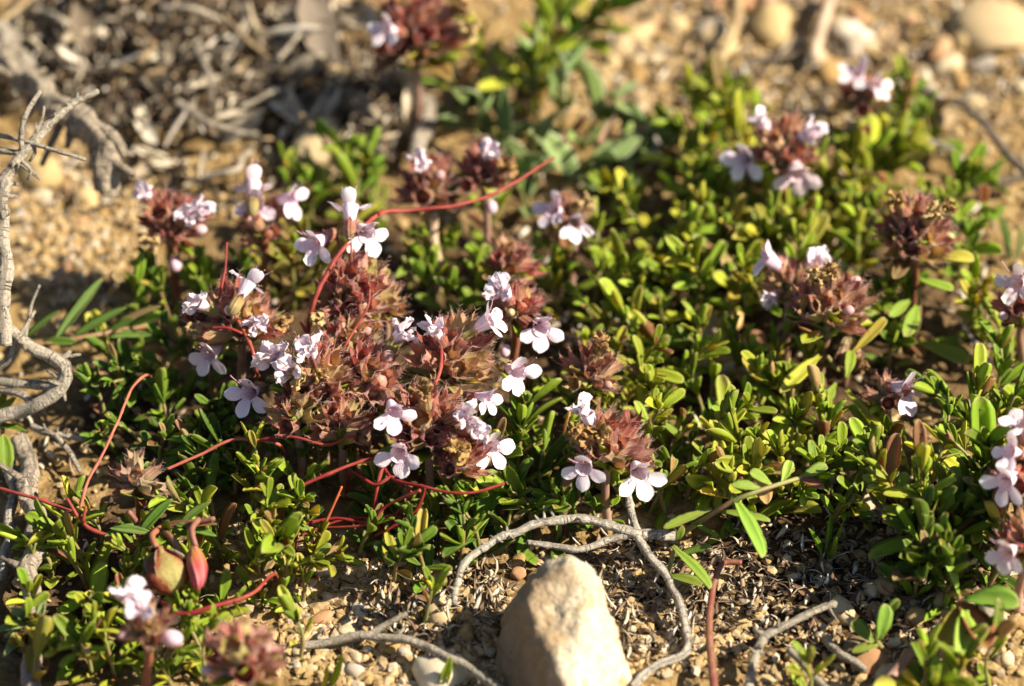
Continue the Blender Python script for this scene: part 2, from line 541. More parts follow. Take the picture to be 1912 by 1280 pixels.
def rand_planes(r, n, jitter=.22):
    out = []
    for i in range(n):
        a = 2.399963 * i + r.random(); z = 1 - 2 * (i + .5) / n
        q = math.sqrt(max(0, 1 - z * z))
        out.append((Vector((q * math.cos(a) + r.uniform(-.3, .3), q * math.sin(a) + r.uniform(-.3, .3), z + r.uniform(-.3, .3))).normalized(), r.uniform(1 - jitter, 1 + jitter)))
    return out

PEB = []
for k in range(9):
    r2 = random.Random(100 + k); pl = rand_planes(r2, 11); mb = MB()
    for v in ICO2[0]:
        vv = Vector(v); rr = min(1.5, facet(vv, pl, 22)) * (1 + .16 * noise.noise(vv * 2.3 + Vector((k, 0, 0))))
        mb.vert(vv * rr)
    for f in ICO2[1]: mb.face(f)
    PEB.append(mb.mesh('pebble', M_pebble))

PEB_O, SHOOT_O, DEAD_O = [], [], []
def pebble(p, s, col, label, group, flat=.72, sink=.55, rx=None):
    m = Matrix.Translation(Vector((p[0], p[1], p[2] + s * flat * (1 - sink) - s * .1)) * MM)
    m = m @ Matrix.Rotation(rnd.uniform(0, 6.28), 4, 'Z') @ Matrix.Rotation(rnd.uniform(-.35, .35), 4, 'X')
    m = m @ Matrix.Diagonal((s * rnd.uniform(.95, 1.4), s * rnd.uniform(.75, 1.0), s * flat * rnd.uniform(.8, 1.15), 1))
    o = link('pebble', rnd.choice(PEB), None, m, col)
    PEB_O.append((o, Vector(p), s, col)) if group else None
    return tag(o, label, 'pebble', group)

def sandcol():
    b = rnd.choice([(.36, .25, .11), (.42, .31, .16), (.46, .37, .23), (.32, .20, .075), (.50, .43, .31), (.30, .22, .13), (.33, .29, .24), (.32, .17, .085), (.56, .51, .41), (.20, .14, .08)])
    k = rnd.uniform(.8, 1.12)
    return tuple(min(.8, c * k) for c in b)

PZONES = [  # cx, cy, rx, ry, n, smin, smax (mm half size), label, group
    (1400, 60, 260, 110, 50, .8, 2.3, 'tan rounded pebble on bare soil beside the bent straw stalks', 'pebbles beside the straw stalks'),
    (1760, 110, 210, 140, 60, .8, 2.5, 'pale sandy pebble on bare ground beyond the thin forked dry branch', 'pebbles beyond the forked branch'),
    (1160, 110, 90, 130, 18, .9, 2.3, 'sandy pebble on bare soil beside the grey-green felted plant', 'pebbles beside the felted plant'),
    (130, 400, 130, 140, 40, .45, 1.2, 'golden sandy pebble on the bare patch under the stump of dead wood', 'pebbles under the wood stump'),
    (740, 1200, 190, 80, 44, .5, 1.4, 'small tan pebble on bare soil beside the large pale stone', 'pebbles beside the pale stone'),
    (1330, 660, 90, 70, 8, 1.0, 1.8, 'small ochre pebble in the dark gap between thyme mats', 'pebbles in the gap between mats'),
    (1740, 1180, 190, 100, 30, .9, 2.0, 'small brown pebble near the broad pale green leaves', 'pebbles near the broad leaves'),
    (590, 250, 90, 90, 10, 1.2, 2.3, 'beige pebble among curled dead grey leaves', 'pebbles among dead leaves'),
    (950, 1050, 120, 40, 12, .6, 1.4, 'small cream pebble under the knotted grey twig', 'pebbles under the knotted twig'),
    (1590, 900, 70, 60, 8, 1.2, 2.3, 'tan pebble showing behind bright thyme leaves', 'pebbles behind the thyme leaves'),
]
for cx, cy, rx, ry, n, s0, s1, lab, grp in PZONES:
    for _ in range(n):
        a = rnd.uniform(0, 6.28); q = math.sqrt(rnd.random())
        p = P(cx + rx * q * math.cos(a), cy + ry * q * math.sin(a))
        s = s0 + (s1 - s0) * rnd.random() ** 2.2
        pebble(p, s, sandcol(), lab, grp)
# a few stones that stand out
for px, py, s, col, lab in [
    (590, 285, 3.6, (.42, .33, .19), 'large beige stone among the dead grey leaves'),
    (1440, 55, 3.3, (.44, .32, .13), 'large golden pebble next to the bent straw stalk'),
    (1355, 606, 1.9, (.60, .38, .14), 'smooth orange-brown pebble in the gap between two thyme mats'),
    (1310, 672, 1.7, (.62, .50, .34), 'cream pebble below the smooth orange-brown one'),
    (1860, 60, 5.0, (.44, .33, .18), 'big blurred sand-coloured stone beyond all the plants'),
    (1600, 860, 3.0, (.60, .46, .28), 'upright tan stone behind a thyme shoot'),
    (820, 1262, 3.3, (.62, .53, .38), 'flat cream stone under the long smooth grey twig'),
    (160, 375, 2.0, (.44, .32, .14), 'broad golden lump of sandstone below the wood stump'),
    (75, 330, 2.8, (.42, .30, .12), 'rounded golden clod beside the forked grey twig'),
]:
    pebble(P(px, py), s, col, lab, None)

# fine gravel as one mass
def scatter(n, zones, rng, wide=0):
    for _ in range(wide):                       # thins out over the ground round the patch
        x, y = rng.gauss(0, 95), rng.gauss(0, 100)
        if abs(x) > 68 or abs(y) > 74: yield Vector((x, y, gz(x, y)))
    for _ in range(n):
        z = rng.choices(zones, [q[4] for q in zones])[0]
        a = rng.uniform(0, 6.28); q = math.sqrt(rng.random())
        p = P(z[0] + z[2] * q * math.cos(a), z[1] + z[3] * q * math.sin(a))
        yield p
r3 = random.Random(11)
GZ = [(956, 640, 1150, 800, 3.0), (1500, 100, 520, 200, 2.6), (130, 400, 170, 170, 1.0), (760, 1180, 240, 140, 1.2), (1650, 1150, 330, 170, 1.0), (1220, 1130, 190, 130, 1.3), (640, 1120, 120, 90, .6)]
mb = MB()
shapes = []
for k in range(8):
    r2 = random.Random(k); pl = rand_planes(r2, 8, .3); sh = MB()
    for v in ICO1[0]:
        vv = Vector(v); sh.vert(vv * min(1.5, facet(vv, pl, 8)))
    for f in ICO1[1]: sh.face(f)
    shapes.append(sh)
for p in scatter(17000, GZ, r3, 14000):
    s = .22 + .62 * r3.random() ** 2.5
    h = humus_shade(p.x, p.y)
    if r3.random() < h * .6: continue
    m = Matrix.Translation((p.x, p.y, gz(p.x, p.y) + s * .25)) @ Matrix.Rotation(r3.uniform(0, 6.28), 4, 'Z') @ Matrix.Rotation(r3.uniform(-.6, .6), 4, 'X') @ Matrix.Diagonal((s * r3.uniform(.9, 1.5), s * r3.uniform(.7, 1), s * r3.uniform(.5, .8), 1))
    mb.add(r3.choice(shapes), m)
tag(link('gravel', mb.mesh('gravel', M_gravel, smooth=False)), 'loose tan grit and sand grains covering the bare soil', 'gravel', kind='stuff')

# ------------------------------------------------------------------ leaf meshes (unit length 1 m at scale 1 -> scaled in mm)
def leaf_mesh(name, prof, fold, curl, twist=0.0, thick=.05, stations=8, mat=None, wav=0.0, seed=0):
    """closed lens-shaped leaf, length 1 along +y, full width 1 along x before scaling"""
    mb = MB(); rings = []
    ST = (0, .14, .30, .48, .66, .82, .94, 1.0)
    for i in range(stations):
        t = ST[i]
        w = prof(t)
        ang = twist * t
        zc = curl * t * t
        yc = t * (1 - .12 * abs(curl) * t)
        pts = []
        for u, zz in ((-.5, fold), (-.27, fold * .42 + thick * .8), (0, thick * .4), (.27, fold * .42 + thick * .8), (.5, fold), (0, -thick * 1.6)):
            x = u * 2 * w * .5 * 1.0
            z = zz * w * 1.0 + (wav * noise.noise(Vector((t * 4, u * 2, seed))) if abs(u) > .4 else 0)
            xr = x * math.cos(ang) - z * math.sin(ang); zr = x * math.sin(ang) + z * math.cos(ang)
            pts.append(mb.vert((xr, yc, zr + zc), (.5 + u, t)))
        rings.append(pts)
    for i in range(stations - 1):
        for k in range(6):
            mb.face((rings[i][k], rings[i + 1][k], rings[i + 1][(k + 1) % 6], rings[i][(k + 1) % 6]))
    mb.face(rings[0]); mb.face(rings[-1][::-1])
    me = mb.mesh(name, mat, scale=MM)
    return me

def prof_spat(t):      # spatulate: narrow stalk, broad rounded end
    a = .24 + .76 * (1 / (1 + math.exp(-(t - .26) * 12)))
    e = 1.0 if t < .74 else math.sqrt(max(0, 1 - ((t - .74) / .275) ** 2))
    return max(.30, a * e)
def prof_ellip(t):
    return max(.06, (math.sin(math.pi * min(1, t * .97 + .03)) ** .8) * (1 - .12 * t))
def prof_narrow(t):
    return max(.05, min(1, .45 + t * 2.2) * (1 - max(0, (t - .55) / .47) ** 2))
LEAF = [leaf_mesh('thyme_leaf', prof_spat, f, c, tw, mat=M_leaf, wav=.03, seed=i) for i, (f, c, tw) in
        enumerate([(.20, -.10, .1), (.28, -.24, -.12), (.12, .10, .15), (.30, .18, -.1), (.16, -.36, .0), (.24, .02, .25)])]
LEAF_FELT = [leaf_mesh('felted_leaf', prof_ellip, f, c, tw, mat=M_felt, wav=.05, seed=i) for i, (f, c, tw) in
             enumerate([(.34, -.18, .1), (.42, -.32, -.1), (.28, .08, .2)])]
LEAF_NARROW = [leaf_mesh('narrow_leaf', prof_narrow, f, c, tw, mat=M_leaf, wav=.02, seed=i) for i, (f, c, tw) in
               enumerate([(.22, -.08, .05), (.3, .08, -.1), (.25, -.2, .1)])]

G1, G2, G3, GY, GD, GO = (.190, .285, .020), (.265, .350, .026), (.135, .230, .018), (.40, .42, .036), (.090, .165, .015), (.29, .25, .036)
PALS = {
    'bright': [G1, G2, G2, GY, G1, G2, GY], 'mid': [G1, G3, G1, G2], 'dark': [GD, G3, GD, G3, G1], 'yellow': [GY, G2, GY, G2, (.36, .36, .05)],  # dark: shade over the covered shoots is put into these greens
    'olive': [GO, G2, (.24, .16, .05), GO], 'red': [(.22, .13, .05), GO, (.20, .08, .04)], 'felt': [(.19, .27, .08), (.23, .30, .11), (.15, .22, .06)], 'narrow': [(.09, .17, .02), (.11, .19, .03)],
    'leaf': [(.22, .33, .04), (.26, .36, .05)],
}
def pcol(pal):
    c = rnd.choice(PALS[pal]); k = rnd.uniform(.78, 1.22)
    q = rnd.random()
    if q < .035: c = (.34, .23, .10)
    elif q < .085: c = (.46, .40, .06)
    elif q < .11: c = (.26, .11, .05)
    return (c[0] * k * rnd.uniform(.9, 1.12), c[1] * k, c[2] * k)

def add_leaf(root, p0, d, n, L, W_, col, meshes=LEAF, name='leaf'):
    zs = L * .22 + W_ * .85
    return link(name, rnd.choice(meshes), root, frame(p0, d, n, W_, L, zs), col)

def leaf_to(root, base, p0, p1, width, col, meshes=LEAF, nrm=None):
    d = p1 - p0
    n = nrm if nrm is not None else (Vector((0, 0, 1)) * .7 - FW * .8)
    return add_leaf(root, p0 - base, d, n, d.length, width, col, meshes)

def rdir(tilt, az):
    return Vector((math.sin(tilt) * math.cos(az), math.sin(tilt) * math.sin(az), math.cos(tilt)))

STEMC = {'green': (.20, .20, .06), 'red': (.24, .08, .045), 'brown': (.22, .14, .08), 'pink': (.36, .22, .16)}
sprig_pts = []
def sprig(p, height, tilt, az, pal, label, group, ls=1.0, nodes=None, meshes=LEAF, wide=.325, name='thyme_shoot', stem='green', tuft=True):
    root = thing(name, p, label, 'thyme' if name == 'thyme_shoot' else 'plant', group)
    if group: SHOOT_O.append((root, Vector(p), height, pal))
    end = rdir(tilt, az) * height
    bend = rdir(R(rnd.uniform(10, 50)), rnd.uniform(0, 6.28)) * height * .16
    pts = catmull([Vector((0, 0, -1.2)), end * .33 + bend, end * .7 + bend * .8, end], .9)
    link('stem', tube(pts, lambda t: .34 - .14 * t, 6).mesh('stem', M_stem), root, None, STEMC[stem])
    n = nodes or max(3, int(height / 1.75))
    a0 = rnd.uniform(0, 6.28)
    for i in range(n):
        t = (.22 + .78 * (i / (n - 1)) ** .8) if n > 1 else 1.0
        q = pts[min(len(pts) - 1, int(t * (len(pts) - 1)))]
        ax = (pts[min(len(pts) - 1, int(t * (len(pts) - 1)) + 1)] - pts[max(0, int(t * (len(pts) - 1)) - 1)]).normalized()
        e1 = ax.orthogonal().normalized(); e2 = ax.cross(e1)
        opening = R(76 - 50 * t + rnd.uniform(-18, 18))
        L = ls * (4.5 - 1.5 * max(0, t - .5)) * rnd.uniform(.62, 1.2)
        for s in (0, math.pi):
            a = a0 + i * math.pi / 2 + s + rnd.uniform(-.25, .25)
            out_ = e1 * math.cos(a) + e2 * math.sin(a)
            if rnd.random() < .2: L *= 1.3
            d = ax * math.cos(opening) + out_ * math.sin(opening)
            add_leaf(root, q + out_ * .2, d, ax - out_ * .2, L, L * wide * rnd.uniform(.8, 1.2), pcol(pal), meshes)
            if tuft and rnd.random() < .75:
                d2 = (ax * 1.2 + out_ * .6 + Vector((rnd.uniform(-.4, .4), rnd.uniform(-.4, .4), 0)))
                add_leaf(root, q + out_ * .25, d2, ax * .4 - out_, L * .6, L * .6 * wide, pcol(pal), meshes)
    if tuft:
        ax = (pts[-1] - pts[-3]).normalized()
        for k in range(3):
            add_leaf(root, pts[-1] - ax * .3, ax + rdir(R(70), rnd.uniform(0, 6.28)) * .45, rdir(R(80), rnd.uniform(0, 6.28)), ls * 2.5, ls * .95, pcol(pal), meshes)
    return root

SZ = [  # cx, cy, rx, ry, count, palette, hmin, hmax, leaf scale, label, group
    (360, 535, 120, 75, 9, 'mid', 5, 9, 1.0, 'green thyme shoot below the maroon flower head by the bare sand', 'shoots by the bare sand'),
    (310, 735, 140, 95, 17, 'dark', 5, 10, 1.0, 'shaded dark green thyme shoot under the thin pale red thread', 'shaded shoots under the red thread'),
    (165, 1090, 100, 130, 15, 'bright', 5, 10, .95, 'bright green thyme shoot beside the barky root', 'shoots beside the barky root'),
    (300, 1120, 120, 120, 17, 'bright', 5, 9, .95, 'bright green thyme shoot around the reddish seed capsule', 'shoots around the seed capsule'),
    (490, 940, 100, 70, 10, 'bright', 6, 11, 1.0, 'sunlit thyme shoot beneath the big flower cluster', 'shoots beneath the flower cluster'),
    (530, 1040, 70, 60, 7, 'bright', 5, 9, .95, 'sunlit thyme shoot at the edge of the bare soil', 'shoots at the edge of the soil'),
    (400, 860, 110, 60, 9, 'dark', 5, 9, 1.0, 'dark green thyme shoot between the red threads', 'shoots between the red threads'),
    (640, 340, 95, 45, 8, 'mid', 5, 9, 1.0, 'green thyme shoot behind the pale pink blossoms', 'shoots behind the pink blossoms'),
    (800, 960, 140, 65, 13, 'dark', 5, 10, 1.1, 'dark green thyme shoot over the tangle of red threads', 'shoots over the red tangle'),
    (940, 850, 90, 90, 11, 'mid', 6, 11, 1.15, 'broad-leaved green thyme shoot beside the large flower cluster', 'shoots beside the flower cluster'),
    (880, 480, 120, 80, 12, 'mid', 5, 10, 1.0, 'green thyme shoot under the two maroon heads', 'shoots under the maroon heads'),
    (1120, 530, 90, 60, 10, 'bright', 5, 9, .95, 'green thyme shoot in the low strip behind the white flowers', 'shoots in the low strip'),
    (1230, 610, 90, 50, 8, 'bright', 5, 9, .95, 'green thyme shoot leaning over the ochre pebbles', 'shoots over the ochre pebbles'),
    (1175, 720, 95, 90, 13, 'yellow', 7, 12, 1.1, 'yellow-green thyme shoot behind the dry brown flower head', 'shoots behind the brown head'),
    (1240, 850, 80, 70, 8, 'mid', 6, 10, 1.0, 'green thyme shoot beside two pink-white flowers', 'shoots beside two flowers'),
    (1050, 920, 70, 40, 5, 'dark', 5, 8, 1.0, 'dark thyme shoot above the knotted grey twig', 'shoots above the knotted twig'),
    (1300, 400, 140, 110, 20, 'bright', 6, 12, 1.2, 'leafy green thyme shoot in the mat behind the small maroon head', 'shoots in the far mat'),
    (1430, 420, 80, 70, 9, 'yellow', 7, 12, 1.25, 'yellow-green thyme shoot under the white two-flowered head', 'shoots under the two-flowered head'),
    (1340, 215, 75, 65, 9, 'yellow', 8, 13, 1.35, 'tall yellow-green thyme shoot beside the straw stalk', 'tall shoots beside the straw'),
    (1590, 290, 70, 70, 8, 'yellow', 7, 12, 1.25, 'yellow-green thyme shoot beneath the far lilac blossoms', 'shoots beneath the lilac blossoms'),
    (1600, 400, 60, 60, 6, 'bright', 6, 10, 1.2, 'green thyme shoot beside the tall-stalked maroon head', 'shoots beside the tall stalk'),
    (1790, 380, 60, 70, 6, 'mid', 6, 11, 1.2, 'green thyme shoot behind the tall-stalked maroon head', 'shoots behind the tall stalk'),
    (1700, 200, 60, 40, 5, 'mid', 5, 9, 1.15, 'green thyme shoot beside the thin forked branch', 'shoots beside the forked branch'),
    (1410, 730, 90, 90, 12, 'bright', 6, 10, 1.0, 'green thyme shoot beside the brown hanging seed head', 'shoots beside the hanging head'),
    (1400, 840, 80, 70, 8, 'yellow', 7, 11, 1.15, 'yellow-green thyme shoot above the long drooping leaf', 'shoots above the drooping leaf'),
    (1540, 840, 100, 80, 14, 'bright', 6, 10, 1.0, 'bright green thyme shoot under the dry maroon head', 'shoots under the dry head'),
    (1770, 850, 90, 70, 11, 'bright', 10, 17, 1.2, 'tall sunlit thyme shoot beside the pink flowers', 'tall shoots beside pink flowers'),
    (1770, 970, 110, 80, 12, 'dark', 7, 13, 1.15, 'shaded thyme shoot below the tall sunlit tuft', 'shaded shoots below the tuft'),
    (1870, 720, 45, 60, 5, 'mid', 8, 13, 1.15, 'green thyme shoot beside the lone right-hand blossoms', 'shoots beside the lone blossoms'),
    (1640, 600, 70, 60, 5, 'mid', 5, 9, 1.1, 'green thyme shoot at the foot of the reddish stalk', 'shoots at the stalk foot'),
    (1850, 580, 40, 50, 4, 'yellow', 6, 9, 1.1, 'yellow-green thyme shoot behind the blossom by the dead leaf', 'shoots by the dead leaf'),
    (560, 470, 90, 45, 6, 'olive', 6, 10, 1.0, 'olive thyme shoot between the pink blossoms and the red thread', 'olive shoots by the red thread'),
    (680, 830, 120, 60, 8, 'olive', 6, 10, 1.0, 'olive thyme shoot inside the large flower cluster', 'olive shoots in the cluster'),
    (1790, 1250, 90, 30, 4, 'bright', 5, 8, 1.3, 'green thyme shoot beside the purplish stem', 'shoots beside the purplish stem'),
    (60, 1180, 60, 90, 4, 'olive', 4, 8, 1.1, 'dull green shoot beside the barky root', 'dull shoots by the root'),
]
for cx, cy, rx, ry, n, pal, h0, h1, ls, lab, grp in SZ:
    for _ in range(n):
        best = None
        for _t in range(12):
            a = rnd.uniform(0, 6.28); q = math.sqrt(rnd.random())
            h = rnd.uniform(h0, h1)
            p = P(cx + rx * q * math.cos(a), cy + ry * q * math.sin(a), h * .75)
            p = Vector((p.x, p.y, gz(p.x, p.y)))
            dm = min([(p - o_).length for o_ in sprig_pts] or [99])
            if best is None or dm > best[0]: best = (dm, p, h)
            if dm > 4.2: break
        p, h = best[1], best[2]
        sprig_pts.append(p)
        sprig(p, h, R(rnd.uniform(0, 38)), rnd.uniform(0, 6.28), pal, lab, grp, ls * rnd.uniform(.85, 1.1))

# single shoots that stand out
def px_sprig(px, py, h, tilt, az, pal, label, **kw):
    p = P(px, py, h * .75); p = Vector((p.x, p.y, gz(p.x, p.y)))
    return sprig(p, h, R(tilt), R(az), pal, label, None, **kw)
px_sprig(790, 1115, 6, 10, 0, 'bright', 'small green thyme tuft at the tip of a grey twig', ls=.85)
px_sprig(555, 1185, 6, 10, 90, 'bright', 'small green thyme tuft on the soil left of the smooth grey twig', ls=.9)
px_sprig(1510, 1265, 6, 10, 90, 'bright', 'small round-leaved tuft beside the crossing dead twigs', ls=1.0)
px_sprig(985, 60, 16, 15, 20, 'bright', 'tall loose green shoot beyond the felted plant', ls=1.7, wide=.26, name='leafy_shoot')
px_sprig(1040, 40, 15, 25, 0, 'mid', 'loose green shoot beside the tall one beyond the felted plant', ls=1.7, wide=.26, name='leafy_shoot')
px_sprig(930, 100, 12, 20, 160, 'bright', 'green shoot behind the dark red flower head', ls=1.5, wide=.28, name='leafy_shoot')
px_sprig(1000, 130, 11, 10, 260, 'bright', 'upright green shoot between the felted plant and the red head', ls=1.5, wide=.28, name='leafy_shoot')
px_sprig(860, 130, 9, 20, 200, 'yellow', 'yellowish shoot at the foot of the dark red flower head', ls=1.2, wide=.26, name='leafy_shoot')

# felted plant with broad pale-edged leaves
FELT = [(940, 200, 8, 25, 200), (1000, 185, 10, 15, 90), (1090, 215, 9, 25, 20), (1150, 255, 8, 30, -10), (1010, 270, 9, 20, 250), (1080, 290, 7, 30, -30), (900, 240, 7, 30, 170), (985, 330, 7, 30, 220), (1150, 310, 6, 30, 0), (1060, 200, 10, 10, 120), (960, 260, 8, 25, 230)]
for i, (px, py, h, t, a) in enumerate(FELT):
    p = P(px, py, h * .7); p = Vector((p.x, p.y, gz(p.x, p.y)))
    sprig(p, h, R(t), R(a), 'felt', 'grey-green felted shoot with pale leaf edges behind the red thread', 'felted shoots', ls=1.55, nodes=3, meshes=LEAF_FELT, wide=.36, name='felted_shoot', tuft=False)

# ------------------------------------------------------------------ blossoms
def petal_mb(L, W_, out_dir, fwd, curl, seed, notch=0.0, crumple=0.0, nu=7, nv=8, base_w=.45, cup=.12):
    """lobe in its own frame: y = length, x = width, z = normal"""
    mb = MB(); g = []
    for j in range(nv):
        t = j / (nv - 1)
        wprof = base_w + (1 - base_w) * math.sin(min(1, t / .62) * math.pi / 2) if t < .62 else math.sqrt(max(0, 1 - ((t - .62) / .40) ** 2))
        row = []
        for i in range(nu):
            u = i / (nu - 1) * 2 - 1
            x = u * W_ * .5 * wprof
            y = L * t * (1 - .05 * u * u) - notch * L * max(0, 1 - abs(u) * 2.2) * max(0, t - .8) * 5
            z = curl * t * t * L + cup * (u * u) * W_ * wprof * .6
            z += .07 * noise.noise(Vector((u * 1.4 + seed, t * 2.2, seed)))
            if crumple:
                k = crumple
                x += k * noise.noise(Vector((u * 2.1, t * 3, seed + 5))); y += k * noise.noise(Vector((u * 2.1, t * 3, seed + 9)))
                z += 1.7 * k * noise.noise(Vector((u * 2.6, t * 3.4, seed + 2)))
            row.append(mb.vert((x, y, z), (.5 + u * .5, t)))
        g.append(row)
    for j in range(nv - 1):
        for i in range(nu - 1):
            mb.face((g[j][i], g[j][i + 1], g[j + 1][i + 1], g[j + 1][i]))
    return mb

PETAL_LOW = [petal_mb(2.6 - .08 * (k % 3), 2.0 + .12 * (k % 3), 0, 0, -.16 + .06 * (k % 5), k * 3.1, cup=-.12 + .08 * (k % 4), base_w=.5, crumple=(0, .05, .10, 0, .22, .14, .05, .3)[k]).mesh('petal', M_petal) for k in range(8)]
PETAL_UP = [petal_mb(2.6, 2.3, 0, 0, .02 + .08 * k, 20 + k * 2.3, notch=.12, base_w=.62, cup=.2).mesh('upper_petal', M_petal) for k in range(3)]

def tube_flower():
    mb = MB(); rings = []
    for j, (z, r) in enumerate([(-5.0, .42), (-3.6, .5), (-2.2, .66), (-1.0, .95), (-.2, 1.12), (.15, 1.22)]):
        rings.append([mb.vert((r * math.cos(a), r * math.sin(a) * 1.05, z), (a / 6.2832 * 1.5, j * .1)) for a in [2 * math.pi * k / 14 for k in range(14)]])
    for j in range(5):
        for k in range(14):
            mb.face((rings[j][k], rings[j][(k + 1) % 14], rings[j + 1][(k + 1) % 14], rings[j + 1][k]))
    return mb.mesh('flower', M_petal)
TUBE = tube_flower()
def stamen_mesh(L, bend):
    pts = catmull([Vector((0, 0, -1.5)), Vector((0, bend * .3, L * .4)), Vector((0, bend, L))], .6)
    mb = tube(pts, lambda t: .075 - .02 * t, 5)
    n = len(mb.f)
    for v in ICO1[0]: pass
    b = MB()
    for v in ICO1[0]: b.vert((v[0] * .20, v[1] * .14, v[2] * .16))
    for f in ICO1[1]: b.face(f, 1)
    mb.add(b, Matrix.Translation(pts[-1]))
    return mb.mesh('stamen', [M_stamen, M_anther])
STAM = [stamen_mesh(3.0, .7), stamen_mesh(3.8, 1.0), stamen_mesh(2.4, .5)]

def calyx_mesh(seed, spread=1.0):
    r = random.Random(seed); mb = MB(); rings = []; ns = 20
    for z, rd in [(0, .28), (.25, .55), (.8, .82), (1.6, .95), (2.4, .90), (2.9, .90)]:
        rings.append([mb.vert(((rd * (1.04 if k % 2 == 0 else .93)) * math.cos(2 * math.pi * k / ns), (rd * (1.04 if k % 2 == 0 else .93)) * math.sin(2 * math.pi * k / ns), z), (k / ns, z / 4.6)) for k in range(ns)])
    for j in range(5):
        for k in range(ns):
            mb.face((rings[j][k], rings[j][(k + 1) % ns], rings[j + 1][(k + 1) % ns], rings[j + 1][k]))
    b = mb.vert((0, 0, -.15), (.5, 0))
    for k in range(ns): mb.face((rings[0][(k + 1) % ns], rings[0][k], b))
    top = rings[-1]
    plug = mb.vert((0, 0, 2.35), (.5, .55))
    for k in range(ns): mb.face((rings[3][k], rings[3][(k + 1) % ns], plug))
    # teeth centred at 90deg (upper middle) then round; lower two long
    tips = []
    for ti in range(5):
        k0 = ti * 4 + 3
        idx = [(k0 + q) % ns for q in range(5)]
        ca = 2 * math.pi * (k0 + 2) / ns
        low = math.sin(ca) < -.3
        Lt = (1.25 if low else .72) * r.uniform(.85, 1.2)
        sp = (.25 if low else .45) * spread * r.uniform(.6, 1.4)
        od = Vector((math.cos(ca), math.sin(ca), 0)); sdv = Vector((-math.sin(ca), math.cos(ca), 0))
        cen = od * .90 + Vector((0, 0, 2.9))
        wmid = .32 if not low else .2
        mid = cen + Vector((0, 0, Lt * .5)) + od * sp * .35
        tip = cen + Vector((0, 0, Lt)) + od * sp + (Vector((0, .35, 0)) if low else Vector((0, 0, 0)))
        ml = mb.vert(mid - sdv * wmid + od * -.06, ((k0 + 1) / ns, .82)); mm = mb.vert(mid, ((k0 + 2) / ns, .82)); mr = mb.vert(mid + sdv * wmid + od * -.06, ((k0 + 3) / ns, .82))
        tp = mb.vert(tip, ((k0 + 2) / ns, 1.0))
        t0 = [top[q] for q in idx]
        for f in ((t0[0], t0[1], ml), (t0[1], t0[2], mm, ml), (t0[2], t0[3], mr, mm), (t0[3], t0[4], mr), (ml, mm, tp), (mm, mr, tp)): mb.face(f)
        tips.append((cen, mid, tip, sdv, od))
    # fine hairs along teeth and ribs
    def hair(p, d, L, w=.02):
        d = d.normalized(); e = d.orthogonal().normalized(); g = d.cross(e)
        i0 = [mb.vert(p + e * w * math.cos(q) + g * w * math.sin(q)) for q in (0, 2.1, 4.2)]
        t_ = mb.vert(p + d * L + Vector((0, 0, .1)))
        for a, c in ((0, 1), (1, 2), (2, 0)): mb.face((i0[a], i0[c], t_), 1)
    for cen, mid, tip, sdv, od in tips:
        for k in range(4):
            t = k / 3; q = cen.lerp(mid, t * 2) if t < .5 else mid.lerp(tip, t * 2 - 1)
            for s in (-1, 1):
                hair(q + sdv * s * .25 * (1 - t), sdv * s + od * .4 + Vector((0, 0, .7)), r.uniform(.35, .65))
    for k in range(10):
        a = r.uniform(0, 6.28); z = r.uniform(.4, 2.8)
        hair(Vector((math.cos(a) * .93, math.sin(a) * .93, z)), Vector((math.cos(a), math.sin(a), r.uniform(-.2, .8))), r.uniform(.25, .5))
    return mb.mesh('calyx', [M_calyx, M_hair])
CALYX = [calyx_mesh(s, sp) for s, sp in ((1, 1.0), (2, .7), (3, 1.5), (4, 1.1))]

def wither_mesh(seed, n=5, size=1.0):
    r = random.Random(seed); mb = MB()
    for k in range(n):
        pm = petal_mb(r.uniform(1.6, 2.3) * size, r.uniform(1.2, 1.9) * size, 0, 0, r.uniform(-.2, .3), seed * 7.3 + k, crumple=.42 * size, nu=7, nv=8)
        d = rdir(R(r.uniform(15, 75)), k * 6.28 / n + r.uniform(-.4, .4))
        m = frame((d * r.uniform(.0, .5)), d, rdir(R(70), r.uniform(0, 6.28)))
        m.translation = d * r.uniform(0, .5)
        mb.add(pm, m)
    # shrivelled tube under the limb
    mb2 = tube(catmull([Vector((0, 0, -2.4)), Vector((.1, 0, -1)), Vector((0, .1, .3))], .5), lambda t: .4 + .45 * t, 9, bump=.3, seed=seed, cap=False)
    mb.add(mb2)
    return mb
WITHER = [wither_mesh(s).mesh('withered_flower', M_petal) for s in (3, 4, 5, 6)]
DRIED = [wither_mesh(s, 7, .85).mesh('dried_flower', M_dry) for s in (13, 14, 15)]
def bud_mesh():
    mb = MB(); rings = []
    for z, rd in [(-.9, .25), (-.6, .6), (0, .85), (.6, .8), (1.05, .5), (1.25, .15)]:
        rings.append([mb.vert((rd * math.cos(a), rd * math.sin(a), z + .06 * math.sin(a * 3)), (a / 6.28, (z + .9) / 2.2)) for a in [2 * math.pi * k / 12 for k in range(12)]])
    for j in range(5):
        for k in range(12): mb.face((rings[j][k], rings[j][(k + 1) % 12], rings[j + 1][(k + 1) % 12], rings[j + 1][k]))
    mb.face(rings[0][::-1]); mb.face(rings[-1])
    return mb.mesh('bud', M_bud)
BUD = bud_mesh()

PINK = (.91, .83, .845)
def zframe(pos, axis, up, s=1.0):
    z = Vector(axis).normalized(); y = Vector(up) - z * Vector(up).dot(z)
    if y.length < .05: y = z.orthogonal()
    y.normalize(); x = y.cross(z)
    return Matrix(((x.x * s, y.x * s, z.x * s, pos[0] * MM), (x.y * s, y.y * s, z.y * s, pos[1] * MM), (x.z * s, y.z * s, z.z * s, pos[2] * MM), (0, 0, 0, 1)))

